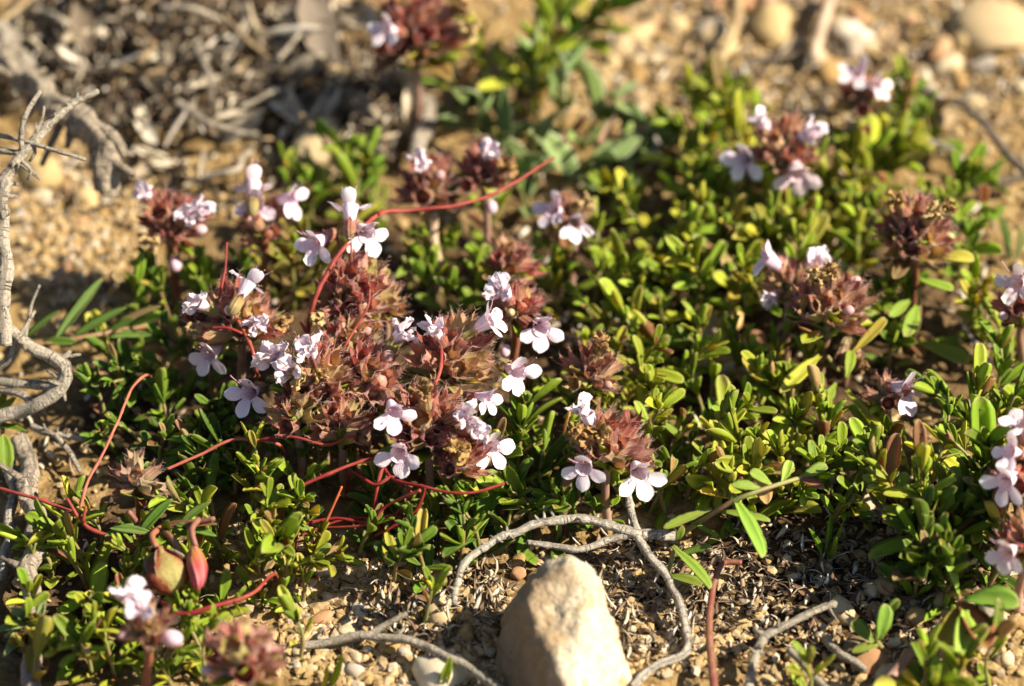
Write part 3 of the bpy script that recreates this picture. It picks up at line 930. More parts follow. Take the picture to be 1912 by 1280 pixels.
def flower(root, base, centre, axis, up=None, s=1.0, col=PINK, spread=1.0):
    """open two-lipped blossom as a part (> petals, stamens) of the head root"""
    axis = Vector(axis).normalized()
    up = Vector((0, 0, 1)) if up is None else up
    col = tuple(min(.9, c * rnd.uniform(.95, 1.05)) for c in col)
    s *= rnd.uniform(.88, 1.06)
    age = rnd.random()
    if age < .2: col = (col[0] * .93, col[1] * .88, col[2] * .80)
    elif age < .45: col = (col[0] * .95, col[1] * .90, col[2] * .98)
    f = link('flower', TUBE, root, zframe(centre - base, axis, up, s), col)
    def pet(name, mesh, ang, lean, wj=1.0):
        out_ = Vector((math.cos(ang), math.sin(ang), 0))
        d = out_ * math.cos(lean) + Vector((0, 0, 1)) * math.sin(lean)
        n = -out_ * math.sin(lean) + Vector((0, 0, 1)) * math.cos(lean)
        o = link(name, mesh, f, frame(out_ * .92 + Vector((0, 0, -.05)), d, n, rnd.uniform(.92, 1.08) * wj, rnd.uniform(.92, 1.08), 1), col)
        return o
    j = lambda: rnd.uniform(-.24, .24)
    pet('petal', rnd.choice(PETAL_LOW), R(270) + j(), R(18) * spread + j())
    pet('petal', rnd.choice(PETAL_LOW), R(207) + j(), R(14) * spread + j(), .93)
    pet('petal', rnd.choice(PETAL_LOW), R(333) + j(), R(14) * spread + j(), .93)
    pet('upper_petal', rnd.choice(PETAL_UP), R(90) + j() * .5, R(42) + j())
    for k in range(rnd.choice((2, 3, 3, 4))):
        a = R(rnd.uniform(35, 145)); q = Vector((math.cos(a) * .45, math.sin(a) * .6, 0))
        link('stamen', rnd.choice(STAM), f, frame(q, (0, 0, 1), (0, 1, 0)) @ Matrix.Identity(4) if False else zframe(q, Vector((math.cos(a) * .35, .42, 1)), Vector((math.cos(a), .6, 0)), rnd.uniform(.85, 1.1)))
    return f

CPAL = {
    'maroon': [(.28, .045, .045), (.36, .09, .07), (.20, .030, .036), (.38, .24, .08), (.30, .12, .07), (.16, .03, .03)],
    'pinkbrown': [(.46, .21, .15), (.38, .11, .09), (.42, .30, .11), (.32, .30, .07), (.28, .055, .05), (.52, .28, .23), (.20, .05, .04), (.36, .22, .09)],
    'brown': [(.36, .17, .10), (.28, .10, .07), (.42, .28, .15), (.24, .065, .045), (.36, .28, .09), (.18, .06, .04)],
    'grey': [(.34, .24, .15), (.30, .17, .12), (.36, .30, .17)],
}
HEAD_LIST = []
def cam_off(dx, dy, t):
    return RT * dx - UP * dy * 1.0 - FW * t

def head(px, py, rpx, h, pal, n, label, flowers=(), withered=(), dried=(), buds=(), bracts=6, tilt=14, az=80, stem='pink', base_shift=(0, 0), leafpal='olive'):
    C = P(px, py, h)
    bx, by = C.x + base_shift[0], C.y + base_shift[1]
    base = Vector((bx, by, gz(bx, by)))
    root = thing('thyme_flower_head', base, label, 'flower', 'thyme flower heads')
    r = rpx * PX * 1.1
    A = rdir(R(tilt + rnd.uniform(-6, 12)), R(az + rnd.uniform(-50, 50)))
    c = C - base
    foot = c - A * r * .35
    pts = catmull([Vector((0, 0, -1.5)), foot * .35 + Vector((rnd.uniform(-.6, .6), rnd.uniform(-.6, .6), 0)), foot * .75 + Vector((rnd.uniform(-.4, .4), 0, 0)), foot, foot + A * r * .5], 1.0)
    link('stem', tube(pts, lambda t: .62 - .12 * t, 8, bump=.08, seed=px).mesh('stem', M_stem), root, None, STEMC[stem])
    cs = max(.90, min(1.32, r * 1.22 / 4.7))
    e1 = A.orthogonal().normalized(); e2 = A.cross(e1)
    a0 = rnd.uniform(0, 6.28)
    for i in range(n):
        th = R(6 + 84 * ((i + .5) / n) ** .62) + rnd.uniform(-.16, .16)
        a = a0 + i * 2.399963 + rnd.uniform(-.2, .2)
        out_ = e1 * math.cos(a) + e2 * math.sin(a)
        d = (A * math.cos(th) + out_ * math.sin(th)).normalized()
        q = foot + A * r * .30 * (1 - i / n) + d * max(.1, r - 4.7 * cs) * .9 + out_ * .25
        link('calyx', rnd.choice(CALYX), root, zframe(q, d, A + Vector((0, 0, .3)) if th > .4 else out_, cs * rnd.uniform(.82, 1.16)), rnd.choice(CPAL[pal]))
        if rnd.random() < .03:
            q2 = q + d * 3.0 * cs
            link('bud', BUD, root, zframe(q2, d, out_, cs * rnd.uniform(.6, .8)), rnd.choice([(.52, .30, .30), (.44, .24, .20), (.40, .33, .16), (.60, .42, .42)]))
    for i in range(int(bracts * 1.7)):
        a = a0 + (i // bracts) * .5 + i * 6.28 / max(1, bracts) + rnd.uniform(-.3, .3)
        out_ = (e1 * math.cos(a) + e2 * math.sin(a))
        d = out_ + A * rnd.uniform(-.1, 1.1)
        L = r * rnd.uniform(.7, 1.12)
        add_leaf(root, foot - A * rnd.uniform(.2, r * .45) + out_ * .3, d, A, max(3.0, L), max(1.3, L * .36), pcol(leafpal if rnd.random() < .55 else rnd.choice(('red', 'yellow', 'bright', 'olive'))))
    def spot(fx, fy, extra):
        dx, dy = (fx - px) * PX, (fy - py) * PX
        L = r + extra
        t = math.sqrt(max(0.4, L * L - dx * dx - dy * dy))
        return C + cam_off(dx, dy, min(t, L * .8))
    for fl in flowers:
        fx, fy, vr, vu, vt = fl[:5]; s = fl[5] if len(fl) > 5 else 1.0
        up = (RT * fl[6][0] + UP * fl[6][1] - FW * fl[6][2]) if len(fl) > 6 else None
        axis = (RT * vr + UP * vu - FW * vt).normalized()
        cen = spot(fx, fy, 1.2)
        flower(root, base, cen, axis, up, s)
        cb = cen - axis * 5.1 * s
        link('calyx', rnd.choice(CALYX), root, zframe(cb - base, axis, up or (0, 0, 1), s * .92), rnd.choice(CPAL[pal]))
        gap = (cb - base) - foot
        if gap.length > 1.0:
            link('flower_stalk', tube(catmull([foot, foot + gap * .5 + A * .4, cb - base + axis * .2], .5), lambda t: .28, 6).mesh('flower_stalk', M_stem), root, None, STEMC['red'])
    for lst, meshes, name in ((withered, WITHER, 'withered_flower'), (dried, DRIED, 'dried_flower')):
        for w in lst:
            fx, fy = w[:2]; s = w[2] if len(w) > 2 else 1.0
            cen = spot(fx, fy, .3); d = (cen - C) + A * .6
            s *= 1.25 if name == 'withered_flower' else 1.05
            col = (.90, .80, .83) if name == 'withered_flower' else rnd.choice([(.40, .25, .09), (.34, .20, .08), (.46, .33, .15)])
            link(name, rnd.choice(meshes), root, zframe(cen - base, d, (0, 0, 1), s), col)
            link('calyx', rnd.choice(CALYX), root, zframe(cen - base - d.normalized() * 3.6 * s, d, (0, 0, 1), s * .9), rnd.choice(CPAL[pal]))
    for b in buds:
        cen = spot(b[0], b[1], .2)
        link('bud', BUD, root, zframe(cen - base, cen - C, (0, 0, 1), b[2]), (.66, .44, .50))
    HEAD_LIST.append(root)
    return root

# pixel spots read off the photograph; flower = (x, y, facing right, up, towards the viewer, size)
head(322, 415, 62, 15, 'maroon', 17, 'maroon thyme head with crumpled white blossoms beside the bare sand', withered=[(275, 365, .7), (352, 402, .95), (370, 395, .8)], dried=[(293, 452, .85)], buds=[(328, 490, 1.0)], bracts=4, stem='red', leafpal='red')
head(490, 428, 32, 14, 'brown', 7, 'three-flowered pale pink thyme head in front of dead leaves', flowers=[(474, 345, .0, .75, -.55, 1.0, (0, -.3, 1)), (480, 384, -.05, -.25, 1, .95), (545, 372, .75, .05, .6, .95)], bracts=5, stem='red')
head(665, 545, 84, 17, 'pinkbrown', 26, 'large brown-pink thyme head with three blossoms under the arching red thread', flowers=[(655, 392, .0, .85, -.35, .92, (0, -.2, 1)), (590, 458, -.55, -.35, .8, .98), (685, 440, .45, -.35, .8, .95)], dried=[(600, 590, .8)], bracts=7)
head(445, 590, 66, 16, 'pinkbrown', 17, 'hairy pink-brown thyme head with a blossom facing down beside the shaded shoots', flowers=[(468, 530, .35, .6, -.1, .95, (.2, 0, 1)), (392, 660, -.5, -.35, .75, .98)], withered=[(380, 568, .85), (475, 603, .8)], dried=[(372, 612, .85), (520, 600, .85)], bracts=7)
head(600, 705, 82, 15, 'pinkbrown', 22, 'wide pink-brown thyme head with faded blossoms and brown dried ones', flowers=[(472, 732, -.3, -.15, .85, .98)], withered=[(525, 668, 1.15), (583, 655, 1.0), (550, 690, .9)], dried=[(565, 705, 1.0), (600, 700, .8)], bracts=8)
head(690, 700, 70, 14, 'pinkbrown', 18, 'brown-pink thyme head without blossoms in the middle of the cluster', withered=[(745, 628, .85)], bracts=6)
head(845, 660, 74, 16, 'pinkbrown', 20, 'red-brown thyme head with two white blossoms facing right', flowers=[(912, 600, .55, .35, .3, 1.0), (962, 695, .45, -.25, .8, 1.05)], withered=[(815, 620, .85)], bracts=6)
head(800, 790, 80, 15, 'maroon', 22, 'dark red thyme head with blossoms all round its lower edge', flowers=[(742, 770, .2, -.45, .8, 1.0), (750, 842, -.1, -.35, .9, 1.02), (905, 745, .6, -.1, .55, .8), (912, 832, .5, -.2, .8, 1.0)], withered=[(862, 772, .85), (880, 800, .7)], dried=[(850, 832, 1.1), (795, 738, .9)], bracts=7)
head(965, 575, 46, 17, 'maroon', 12, 'small dark maroon thyme head with one blossom behind the cluster', flowers=[(1010, 610, .25, -.3, .9, 1.02)], withered=[(940, 545, .95)], buds=[(945, 650, .8)], bracts=3, stem='red')
head(955, 490, 50, 13, 'pinkbrown', 10, 'pink-stalked thyme head gone over behind the dark maroon one', bracts=6, leafpal='red')
head(800, 345, 56, 14, 'maroon', 15, 'blurred maroon thyme head just above the red thread', withered=[(788, 305, .8)], bracts=5, leafpal='olive')
head(905, 320, 46, 16, 'maroon', 12, 'maroon thyme head with a pink bud and a dry tan flower', withered=[(912, 288, .7)], dried=[(942, 312, 1.0)], buds=[(908, 275, 1.1), (918, 385, .9)], bracts=4)
head(1068, 405, 36, 12, 'brown', 9, 'small brown thyme head with two pale blossoms among green leaves', flowers=[(1032, 392, -.4, .2, .6, .85), (1075, 418, .1, -.25, .9, .9)], dried=[(1090, 380, .8)], bracts=4)
head(775, 55, 98, 20, 'maroon', 26, 'big blurred dark red thyme head rising before the dead leaves', flowers=[(722, 60, -.5, .1, .7, .9)], dried=[(870, 60, 1.1), (855, 20, 1.0)], bracts=9)
head(1462, 275, 54, 16, 'brown', 14, 'brown thyme head with two hanging white blossoms', flowers=[(1388, 298, -.45, -.25, .7, 1.0), (1485, 325, .1, -.55, .75, 1.08)], withered=[(1425, 232, .8), (1503, 252, .9)], bracts=4, stem='red')
head(1712, 430, 76, 16, 'brown', 24, 'dried red-brown thyme head on a tall bare reddish stalk', dried=[(1672, 382, .9), (1735, 400, .9), (1760, 390, .8)], bracts=6, stem='red', tilt=8, leafpal='yellow')
head(1545, 565, 84, 14, 'brown', 24, 'large dry maroon-brown thyme head with one pale blossom behind', dried=[(1520, 522, 1.0), (1545, 515, .8)], bracts=7, leafpal='yellow')
head(1475, 525, 44, 13, 'pinkbrown', 10, 'small thyme head with a white blossom turned away', flowers=[(1432, 482, -.45, .35, .2, 1.0)], withered=[(1518, 492, .9), (1440, 555, .6)], bracts=4)
head(1660, 745, 26, 8, 'brown', 5, 'low thyme head with one white blossom facing right', flowers=[(1690, 728, .6, -.15, .7, 1.05)], bracts=3, leafpal='mid')
head(1612, 185, 40, 14, 'brown', 9, 'far blurred thyme head with two lilac blossoms', flowers=[(1598, 135, -.2, .5, .6, .9), (1636, 160, .5, .1, .6, .75)], bracts=6, leafpal='yellow')
head(1915, 575, 50, 14, 'maroon', 12, 'maroon thyme head with a blossom next to a dead leaf at the bare gap', flowers=[(1892, 530, -.5, .0, .7, .95)], bracts=5, leafpal='yellow')
head(1925, 880, 66, 17, 'maroon', 18, 'maroon thyme head with pink blossoms beside the tall sunlit tuft', flowers=[(1880, 843, -.5, .1, .6, .9), (1872, 895, -.5, -.3, .6, .95), (1908, 795, -.2, .5, .4, .95)], bracts=6, leafpal='bright')
head(1920, 1010, 48, 13, 'maroon', 11, 'maroon thyme head with a single lilac blossom over shaded leaves', flowers=[(1876, 1028, -.5, -.2, .75, .98)], bracts=5, leafpal='mid')
head(1140, 835, 62, 13, 'pinkbrown', 16, 'pink-brown thyme head with two blossoms hanging above the grey twig', flowers=[(1092, 868, -.2, -.4, .8, .98), (1190, 880, .2, -.4, .85, 1.02)], withered=[(1100, 780, .95)], dried=[(1092, 815, 1.1), (1125, 812, .9)], bracts=6, leafpal='yellow')
head(1105, 695, 52, 13, 'brown', 10, 'dry brown thyme head with a long shrivelled tip', dried=[(1118, 648, .95)], bracts=5, leafpal='olive')
head(272, 1175, 42, 14, 'brown', 9, 'blurred brown thyme head with a frayed white blossom over bright leaves', withered=[(255, 1132, 1.1), (268, 1140, .9)], buds=[(315, 1188, 1.3)], dried=[(280, 1170, .8)], bracts=4, stem='red')
head(460, 1225, 70, 13, 'pinkbrown', 15, 'blurred olive-brown thyme head near the bare soil', bracts=8, leafpal='olive')
head(258, 895, 46, 10, 'grey', 8, 'dry grey-brown thyme head above the reddish seed capsule', bracts=5, leafpal='mid', stem='red')

for px, py, r_, h_, pal, n_, lab in [
    (555, 765, 56, 13, 'pinkbrown', 13, 'olive-pink thyme head gone over, below the faded white blossoms'),
    (640, 790, 52, 12, 'brown', 12, 'spent brown thyme head over the red thread beneath the cluster'),
    (655, 640, 54, 15, 'pinkbrown', 13, 'spent pink thyme head between the two largest heads of the cluster'),
    (860, 862, 44, 12, 'maroon', 10, 'low dark red thyme head beside the white blossom over the red tip'),
    (385, 600, 42, 13, 'maroon', 9, 'small dark red thyme head beside the narrow-leaved sprig tip'),
    (715, 560, 42, 15, 'pinkbrown', 9, 'small spent thyme head on the sunny side of the largest head'),
]:
    head(px, py, r_, h_, pal, n_, lab, bracts=7, leafpal=rnd.choice(('olive', 'yellow', 'olive')))

# dried brown head hanging upside down under the large dry head
p0 = P(1583, 625, 9)
b0 = Vector((p0.x, p0.y, gz(p0.x, p0.y)))
root = thing('dried_seed_head', b0, 'brown dried flower head hanging down below the dry maroon-brown head', 'flower')
stalk = [Vector((0, 0, -1)), Vector((.5, .8, 3)), p0 - b0 + Vector((.3, .3, 1.2)), p0 - b0]
link('stem', tube(catmull(stalk, .7), lambda t: .35, 7, bump=.1).mesh('stem', M_stem), root, None, STEMC['brown'])
for k in range(9):
    d = (-UP + RT * rnd.uniform(-.55, .55) - FW * rnd.uniform(-.3, .5)).normalized()
    link('calyx', rnd.choice(CALYX), root, zframe(p0 - b0 + d * .4, d, RT, rnd.uniform(.75, .95)), rnd.choice([(.26, .16, .08), (.33, .22, .11), (.18, .10, .06)]))
    if k < 4:
        link('dried_flower', rnd.choice(DRIED), root, zframe(p0 - b0 + d * 3.8, d, RT, .75), (.33, .20, .09))

# ------------------------------------------------------------------ stalks and twigs
def kink(ctl, r):
    if not r: return ctl
    out_ = [ctl[0]]
    for a_, b_ in zip(ctl, ctl[1:]):
        n_ = max(1, int((b_ - a_).length / 2.6))
        for q_ in range(1, n_ + 1):
            jit = Vector((rnd.uniform(-1, 1), rnd.uniform(-1, 1), rnd.uniform(-1, 1))) * r * (.6 if q_ < n_ else .1)
            out_.append(a_.lerp(b_, q_ / n_) + jit)
    return out_

def twig(name, path, r0, r1, col, label, cat, branches=(), bump=.16, nodes=0.0, material=None, sides=10, group=None, step=.45, knobs=0):
    pts3 = [P(*q) for q in path]
    base = Vector((pts3[0].x, pts3[0].y, pts3[0].z))
    rough = bump >= .14 and material is None
    ctl = kink([q - base for q in pts3], r0 if rough else 0)
    pts = catmull(ctl, step)
    sd_ = rnd.uniform(0, 50)
    if bump:
        pts = [q + Vector((noise.noise(Vector((i * .13, sd_, 0))), noise.noise(Vector((i * .13, sd_, 5))), noise.noise(Vector((i * .13, sd_, 9))))) * r0 * .45 for i, q in enumerate(pts)]
    mbt = tube(pts, lambda t: r0 + (r1 - r0) * t, sides, bump, sd_, nodes)
    for k in range(knobs):
        i = rnd.randrange(3, len(pts) - 3); ax = (pts[i + 1] - pts[i - 1]).normalized()
        d = (ax.orthogonal().normalized()); d.rotate(Matrix.Rotation(rnd.uniform(0, 6.28), 3, ax)); d = (d + ax * rnd.uniform(-.3, .8)).normalized()
        rr = r0 + (r1 - r0) * i / len(pts)
        tube([pts[i], pts[i] + d * rr * 1.3, pts[i] + d * rr * rnd.choice((1.9, 2.4, 3.0, 5.0))], lambda t: rr * (.55 - .3 * t), 6, .3, k + sd_, mb=mbt)
    o = link(name, mbt.mesh(name, material or M_bark), None, Matrix.Translation(base * MM), col)
    tag(o, label, cat, group)
    for br in branches:
        bp = catmull(kink([P(*q) - base for q in br[0]], br[1] if rough else 0), step)
        s2 = rnd.uniform(0, 50)
        link('side_branch', tube(bp, lambda t: br[1] + (br[2] - br[1]) * t, sides, bump, s2, nodes).mesh('side_branch', material or M_bark), o, None, col)
    return o

GREY, PALE, DK, STRAW = (.37, .32, .245), (.40, .34, .26), (.19, .15, .105), (.40, .30, .14)
twig('dead_twig', [(1262, 1000, 5), (1190, 995, 6), (1085, 966, 7), (1000, 976, 7), (925, 1006, 6), (868, 1050, 5), (854, 1085, 4), (848, 1126, 3)], .66, .40, (.46, .41, .33), 'knotted grey twig lying above the large pale stone', 'twig',
     branches=[([(1190, 995, 6), (1140, 1006, 5.5), (1085, 1026, 5), (1030, 1018, 4.8), (985, 1012, 4.6)], .48, .36), ([(1192, 1000, 6), (1178, 955, 6.5), (1170, 905, 7)], .5, .45),
               ([(1190, 1000, 6), (1240, 1068, 4.6), (1272, 1135, 3.6), (1285, 1195, 2.4), (1275, 1222, 2.2), (1230, 1240, 2.2), (1180, 1285, 2)], .52, .5)], nodes=3.4, bump=.24, knobs=16)
twig('dead_twig', [(560, 1204, 1.0), (640, 1192, 1.8), (720, 1190, 2.6), (800, 1210, 3.2), (870, 1243, 3.6), (940, 1290, 3.6)], .55, .62, GREY, 'long smooth grey twig lying left of the large pale stone', 'twig',
     branches=[([(690, 1186, 2.3), (720, 1166, 3), (760, 1145, 4)], .5, .3)], bump=.16, nodes=0, knobs=8)
twig('dead_twig', [(0, 352, 31), (30, 300, 33), (62, 262, 35), (110, 215, 37), (140, 190, 38), (184, 168, 39)], .85, .42, GREY, 'forked grey twig with white broken end over bare sand', 'twig',
     branches=[([(42, 285, 34), (40, 255, 36), (48, 215, 38), (76, 170, 40)], .42, .30), ([(-10, 250, 34), (50, 264, 35), (110, 283, 35), (160, 297, 34)], .34, .24), ([(60, 262, 35), (78, 222, 37), (82, 198, 38)], .34, .16), ([(40, 300, 34), (58, 318, 33), (52, 335, 32)], .32, .2), ([(-10, 280, 33), (36, 285, 34)], .45, .4), ([(62, 262, 35), (66, 285, 34), (55, 300, 33)], .3, .2)], bump=.34, nodes=0, knobs=10)
twig('dead_wood_stump', [(-60, 60, 6), (20, 130, 16), (90, 190, 22), (150, 225, 23), (195, 265, 23), (207, 310, 21), (198, 355, 18)], 1.4, 1.75, (.30, .245, .175), 'thick bent stump of weathered dead wood over bare sand', 'dead wood',
     branches=[([(170, 240, 23), (215, 256, 24), (230, 292, 22)], 1.0, .5)], bump=.5, sides=20, knobs=14)
twig('dead_twig', [(-10, 50, 7), (20, 85, 7), (52, 128, 6)], 1.6, 1.3, GREY, 'rough broken grey stick end beside the dead leaves', 'twig', bump=.35, sides=14, knobs=5)
twig('dead_twig', [(14, 338, 33), (2, 375, 31), (6, 420, 28), (14, 500, 25), (6, 570, 22), (10, 640, 18)], .8, 1.0, GREY, 'upright rough grey stem along the edge of the bare sand', 'twig', bump=.28, sides=12, knobs=6)
twig('dead_twig', [(0, 605, 18), (45, 640, 16), (90, 665, 15), (122, 690, 14), (112, 725, 12), (70, 755, 10), (0, 778, 8), (-60, 800, 1)], .8, 1.0, GREY, 'crooked grey stem bent like an elbow beside narrow green leaves', 'twig',
     branches=[([(112, 725, 12), (60, 716, 11), (-10, 708, 10)], .5, .7), ([(45, 640, 16), (60, 565, 18), (74, 532, 20)], .3, .18), ([(118, 728, 11), (122, 748, 10)], .4, .15), ([(60, 757, 9), (40, 735, 10), (-10, 728, 9)], .5, .4), ([(30, 630, 16), (22, 665, 14), (-10, 690, 12)], .5, .5)], bump=.26, sides=12, knobs=8)
twig('dead_twig', [(60, 795, 4), (100, 810, 4.5), (160, 820, 4.5)], .55, .35, GREY, 'short rough grey twig piece under the elbow-bent stem', 'twig', branches=[([(105, 812, 4.5), (130, 845, 3), (150, 880, 2)], .45, .3)], bump=.3, knobs=4)
twig('woody_root', [(35, 820, 3), (58, 880, 3.5), (70, 960, 4), (62, 1040, 4), (60, 1130, 4), (58, 1210, 3.6), (55, 1300, 3)], 1.25, 1.15, (.34, .28, .21), 'thick barky root running beside the bright green shoots', 'root', bump=.24, sides=16, knobs=4)
twig('dead_twig', [(10, 840, 2), (25, 920, 2.5), (20, 1000, 2), (5, 1080, 1.6)], .8, .6, GREY, 'pale thin stick lying alongside the barky root', 'twig', bump=.22)
twig('dead_twig', [(1395, 1290, 1.5), (1415, 1215, 3), (1430, 1185, 4), (1475, 1160, 4.5), (1520, 1140, 4.5), (1560, 1125, 4)], .62, .42, GREY, 'knobbly grey twig on dark soil beside the red stem', 'twig', branches=[([(1425, 1185, 4), (1408, 1172, 4.5)], .45, .3)], bump=.3, nodes=1.6, knobs=8)
twig('dead_twig', [(1475, 1212, 2), (1510, 1250, 2.2), (1550, 1295, 2)], .5, .5, GREY, 'straight grey twig crossing beside the knobbly one', 'twig', bump=.14)
twig('dead_twig', [(1540, 1190, 1.5), (1575, 1225, 2), (1615, 1250, 1.5)], .6, .45, GREY, 'short grey stick near the round green leaf', 'twig', bump=.2)
twig('red_stalk', [(1385, 1050, 5), (1350, 1053, 5), (1335, 1085, 4.5), (1325, 1140, 4), (1325, 1200, 3.5), (1335, 1290, 2.5)], .36, .55, (.17, .05, .035), 'smooth dark red stem standing on dark soil beside the knobbly twig', 'stem', material=M_stem, bump=.06)
twig('purplish_stalk', [(1790, 1150, 5), (1740, 1190, 4), (1700, 1225, 3), (1640, 1290, 2)], .8, .75, (.33, .21, .17), 'purplish brown stem beside the broad pale leaves', 'stem', material=M_stem, bump=.08)
twig('dead_twig', [(1745, 185, 4), (1800, 195, 5), (1845, 240, 5), (1880, 285, 5), (1925, 330, 4)], .55, .75, DK, 'thin dark forked branch in front of pale pebbles', 'twig', branches=[([(1925, 325, 4), (1870, 338, 3.5), (1815, 345, 3)], .6, .9)], bump=.16)
twig('dead_twig', [(1640, 222, 3), (1700, 250, 3.5), (1765, 275, 3), (1830, 320, 2)], .6, .5, GREY, 'grey stick lying behind the tall-stalked dry head', 'twig', bump=.2)
twig('straw_stalk', [(1375, -20, 4), (1378, 30, 4), (1362, 85, 3.5), (1325, 130, 2), (1280, 160, 1)], .7, .6, STRAW, 'bent straw-coloured stalk lying among golden pebbles', 'stalk', material=M_stem, bump=.08)
twig('straw_stalk', [(1555, -20, 3), (1535, 50, 3.5), (1522, 110, 2.5)], .9, .8, (.44, .33, .22), 'thick pale stalk leaning on the pebbles behind the lilac blossoms', 'stalk', material=M_stem, bump=.1)
twig('dead_twig', [(1270, 190, 1), (1420, 110, 1.6), (1500, 95, 1.5)], .5, .5, DK, 'thin dark twig lying under the bent straw stalk', 'twig', bump=.2)
twig('dead_twig', [(790, 190, 1), (800, 240, 3), (770, 300, 3)], 1.3, 1.1, (.40, .34, .26), 'flat pale splinter of wood behind the blurred maroon head', 'twig', bump=.3)
twig('dead_twig', [(1200, 560, 2), (1100, 640, 2), (1030, 620, 3), (1060, 590, 2)], .5, .45, (.42, .35, .27), 'pale twig hidden under the low green strip', 'twig', bump=.2)
twig('dead_twig', [(1210, 235, 2), (1225, 275, 3), (1215, 310, 2)], .7, .5, (.48, .43, .36), 'short bleached twig beside the felted plant', 'twig', bump=.2)

# bare stalk of the far blurred heads (815,470)
twig('thyme_stalk', [(818, 545, 0), (816, 490, 6), (808, 400, 11)], .75, .6, (.42, .30, .19), 'straight tan stalk below the blurred maroon head', 'stalk', material=M_stem, bump=.07)

# ------------------------------------------------------------------ red thread-like vines
def vine(path, r0, r1, label, branches=(), ends='', col=(.19, .017, .015)):
    branches = [(b[0], b[1] * .66, b[2] * .5) for b in branches]
    path = list(path)
    if 'a' in ends: path.insert(0, (path[0][0] - 8, path[0][1] + 45, max(0, path[0][2] - 8)))
    if 'b' in ends: path.append((path[-1][0] + 14, path[-1][1] + 35, max(0, path[-1][2] - 8)))
    o = twig('red_thread_vine', path, r0 * .66, r1 * .56, col, label, 'vine', bump=.13, nodes=4.3, material=M_dodder, sides=8, knobs=3, branches=branches, group='red threads of the vine')
    return o
vine([(575, 622, 15), (580, 585, 18), (600, 530, 21), (640, 465, 23), (705, 402, 23), (760, 393, 22), (850, 383, 22), (930, 358, 22), (990, 322, 22), (1034, 293, 22)], .50, .33, 'long red thread arching over the pink blossoms to a free tip',
     branches=[([(705, 402, 23), (714, 390, 23.5)], .36, .2), ([(575, 622, 15), (560, 600, 15)], .5, .2), ([(580, 600, 17), (630, 575, 18), (660, 560, 18)], .35, .25)])
vine([(400, 590, 16), (412, 545, 19), (420, 500, 21), (424, 452, 23)], .42, .22, 'upright red thread tip rising from the hairy head', ends='a')
vine([(640, 655, 17), (665, 610, 19), (688, 570, 21), (690, 540, 22)], .32, .24, 'short red thread curling up on the large brown-pink head', ends='a')
vine([(150, 948, 9), (165, 895, 11), (190, 850, 12), (225, 775, 12), (248, 722, 11), (278, 700, 9)], .30, .24, 'thin pale red thread crossing the shaded shoots', ends='b', col=(.42, .13, .08))
vine([(-12, 908, 8), (80, 935, 8), (145, 962, 8), (165, 985, 7.5), (230, 1012, 7), (290, 1050, 6)], .32, .55, 'red thread running from the barky root to the seed capsule', branches=[([(145, 965, 8), (125, 930, 10)], .45, .3), ([(155, 975, 8), (160, 945, 9.5)], .4, .32)])
vine([(312, 876, 9), (370, 850, 10), (440, 820, 11), (520, 830, 10)], .30, .34, 'red thread joining the dry grey head to the big cluster', ends='b', col=(.36, .09, .06))
vine([(535, 925, 9), (600, 890, 11), (690, 856, 12), (780, 838, 13), (830, 800, 15)], .34, .42, 'red thread passing beneath the white blossoms', ends='ab')
vine([(942, 902, 12), (890, 918, 12), (840, 919, 12), (790, 908, 12), (735, 895, 11), (715, 870, 11)], .26, .42, 'red thread with a free pale tip below the cluster', branches=[([(795, 910, 12), (775, 955, 9), (730, 985, 7), (700, 1000, 6)], .34, .3), ([(785, 915, 12), (720, 945, 9), (690, 978, 7), (600, 985, 5)], .34, .28)])
vine([(590, 1012, 4), (615, 960, 7), (638, 908, 10)], .34, .26, 'orange-red thread leaning among the sunlit shoots', ends='a', col=(.44, .10, .03))
vine([(300, 1120, 7), (335, 1146, 7.5), (400, 1132, 8), (470, 1108, 7.5), (512, 1072, 6)], .5, .26, 'red thread trailing from the seed capsule over bright leaves', ends='b')
vine([(808, 600, 20), (822, 640, 19), (822, 690, 18), (800, 745, 17), (795, 800, 15)], .36, .42, 'red thread hooked over the red-brown head', ends='b')
vine([(425, 565, 19), (448, 605, 18), (470, 650, 17), (478, 690, 15)], .40, .42, 'thick red thread climbing down the hairy head', ends='b', branches=[([(395, 612, 18), (425, 612, 18.5), (452, 622, 18)], .3, .36)])
vine([(690, 1000, 3), (695, 970, 5), (640, 970, 4), (560, 1000, 3)], .3, .28, 'red thread low in the tangle under the cluster')

vine([(560, 985, 4), (620, 968, 5), (690, 975, 6), (745, 960, 7)], .36, .3, 'red thread lying level through the tangle under the cluster', ends='ab')
vine([(655, 880, 9), (700, 905, 10), (735, 890, 11), (770, 925, 9), (735, 965, 7)], .38, .3, 'wavy red thread looping beneath the downward white blossom', ends='ab')
vine([(720, 855, 12), (706, 900, 10), (700, 950, 7), (712, 985, 5)], .4, .34, 'upright red thread hanging under the dark red head', ends='b')
vine([(470, 830, 10), (540, 815, 12), (610, 830, 12), (660, 815, 13)], .34, .3, 'red thread creeping under the wide faded head', ends='ab')

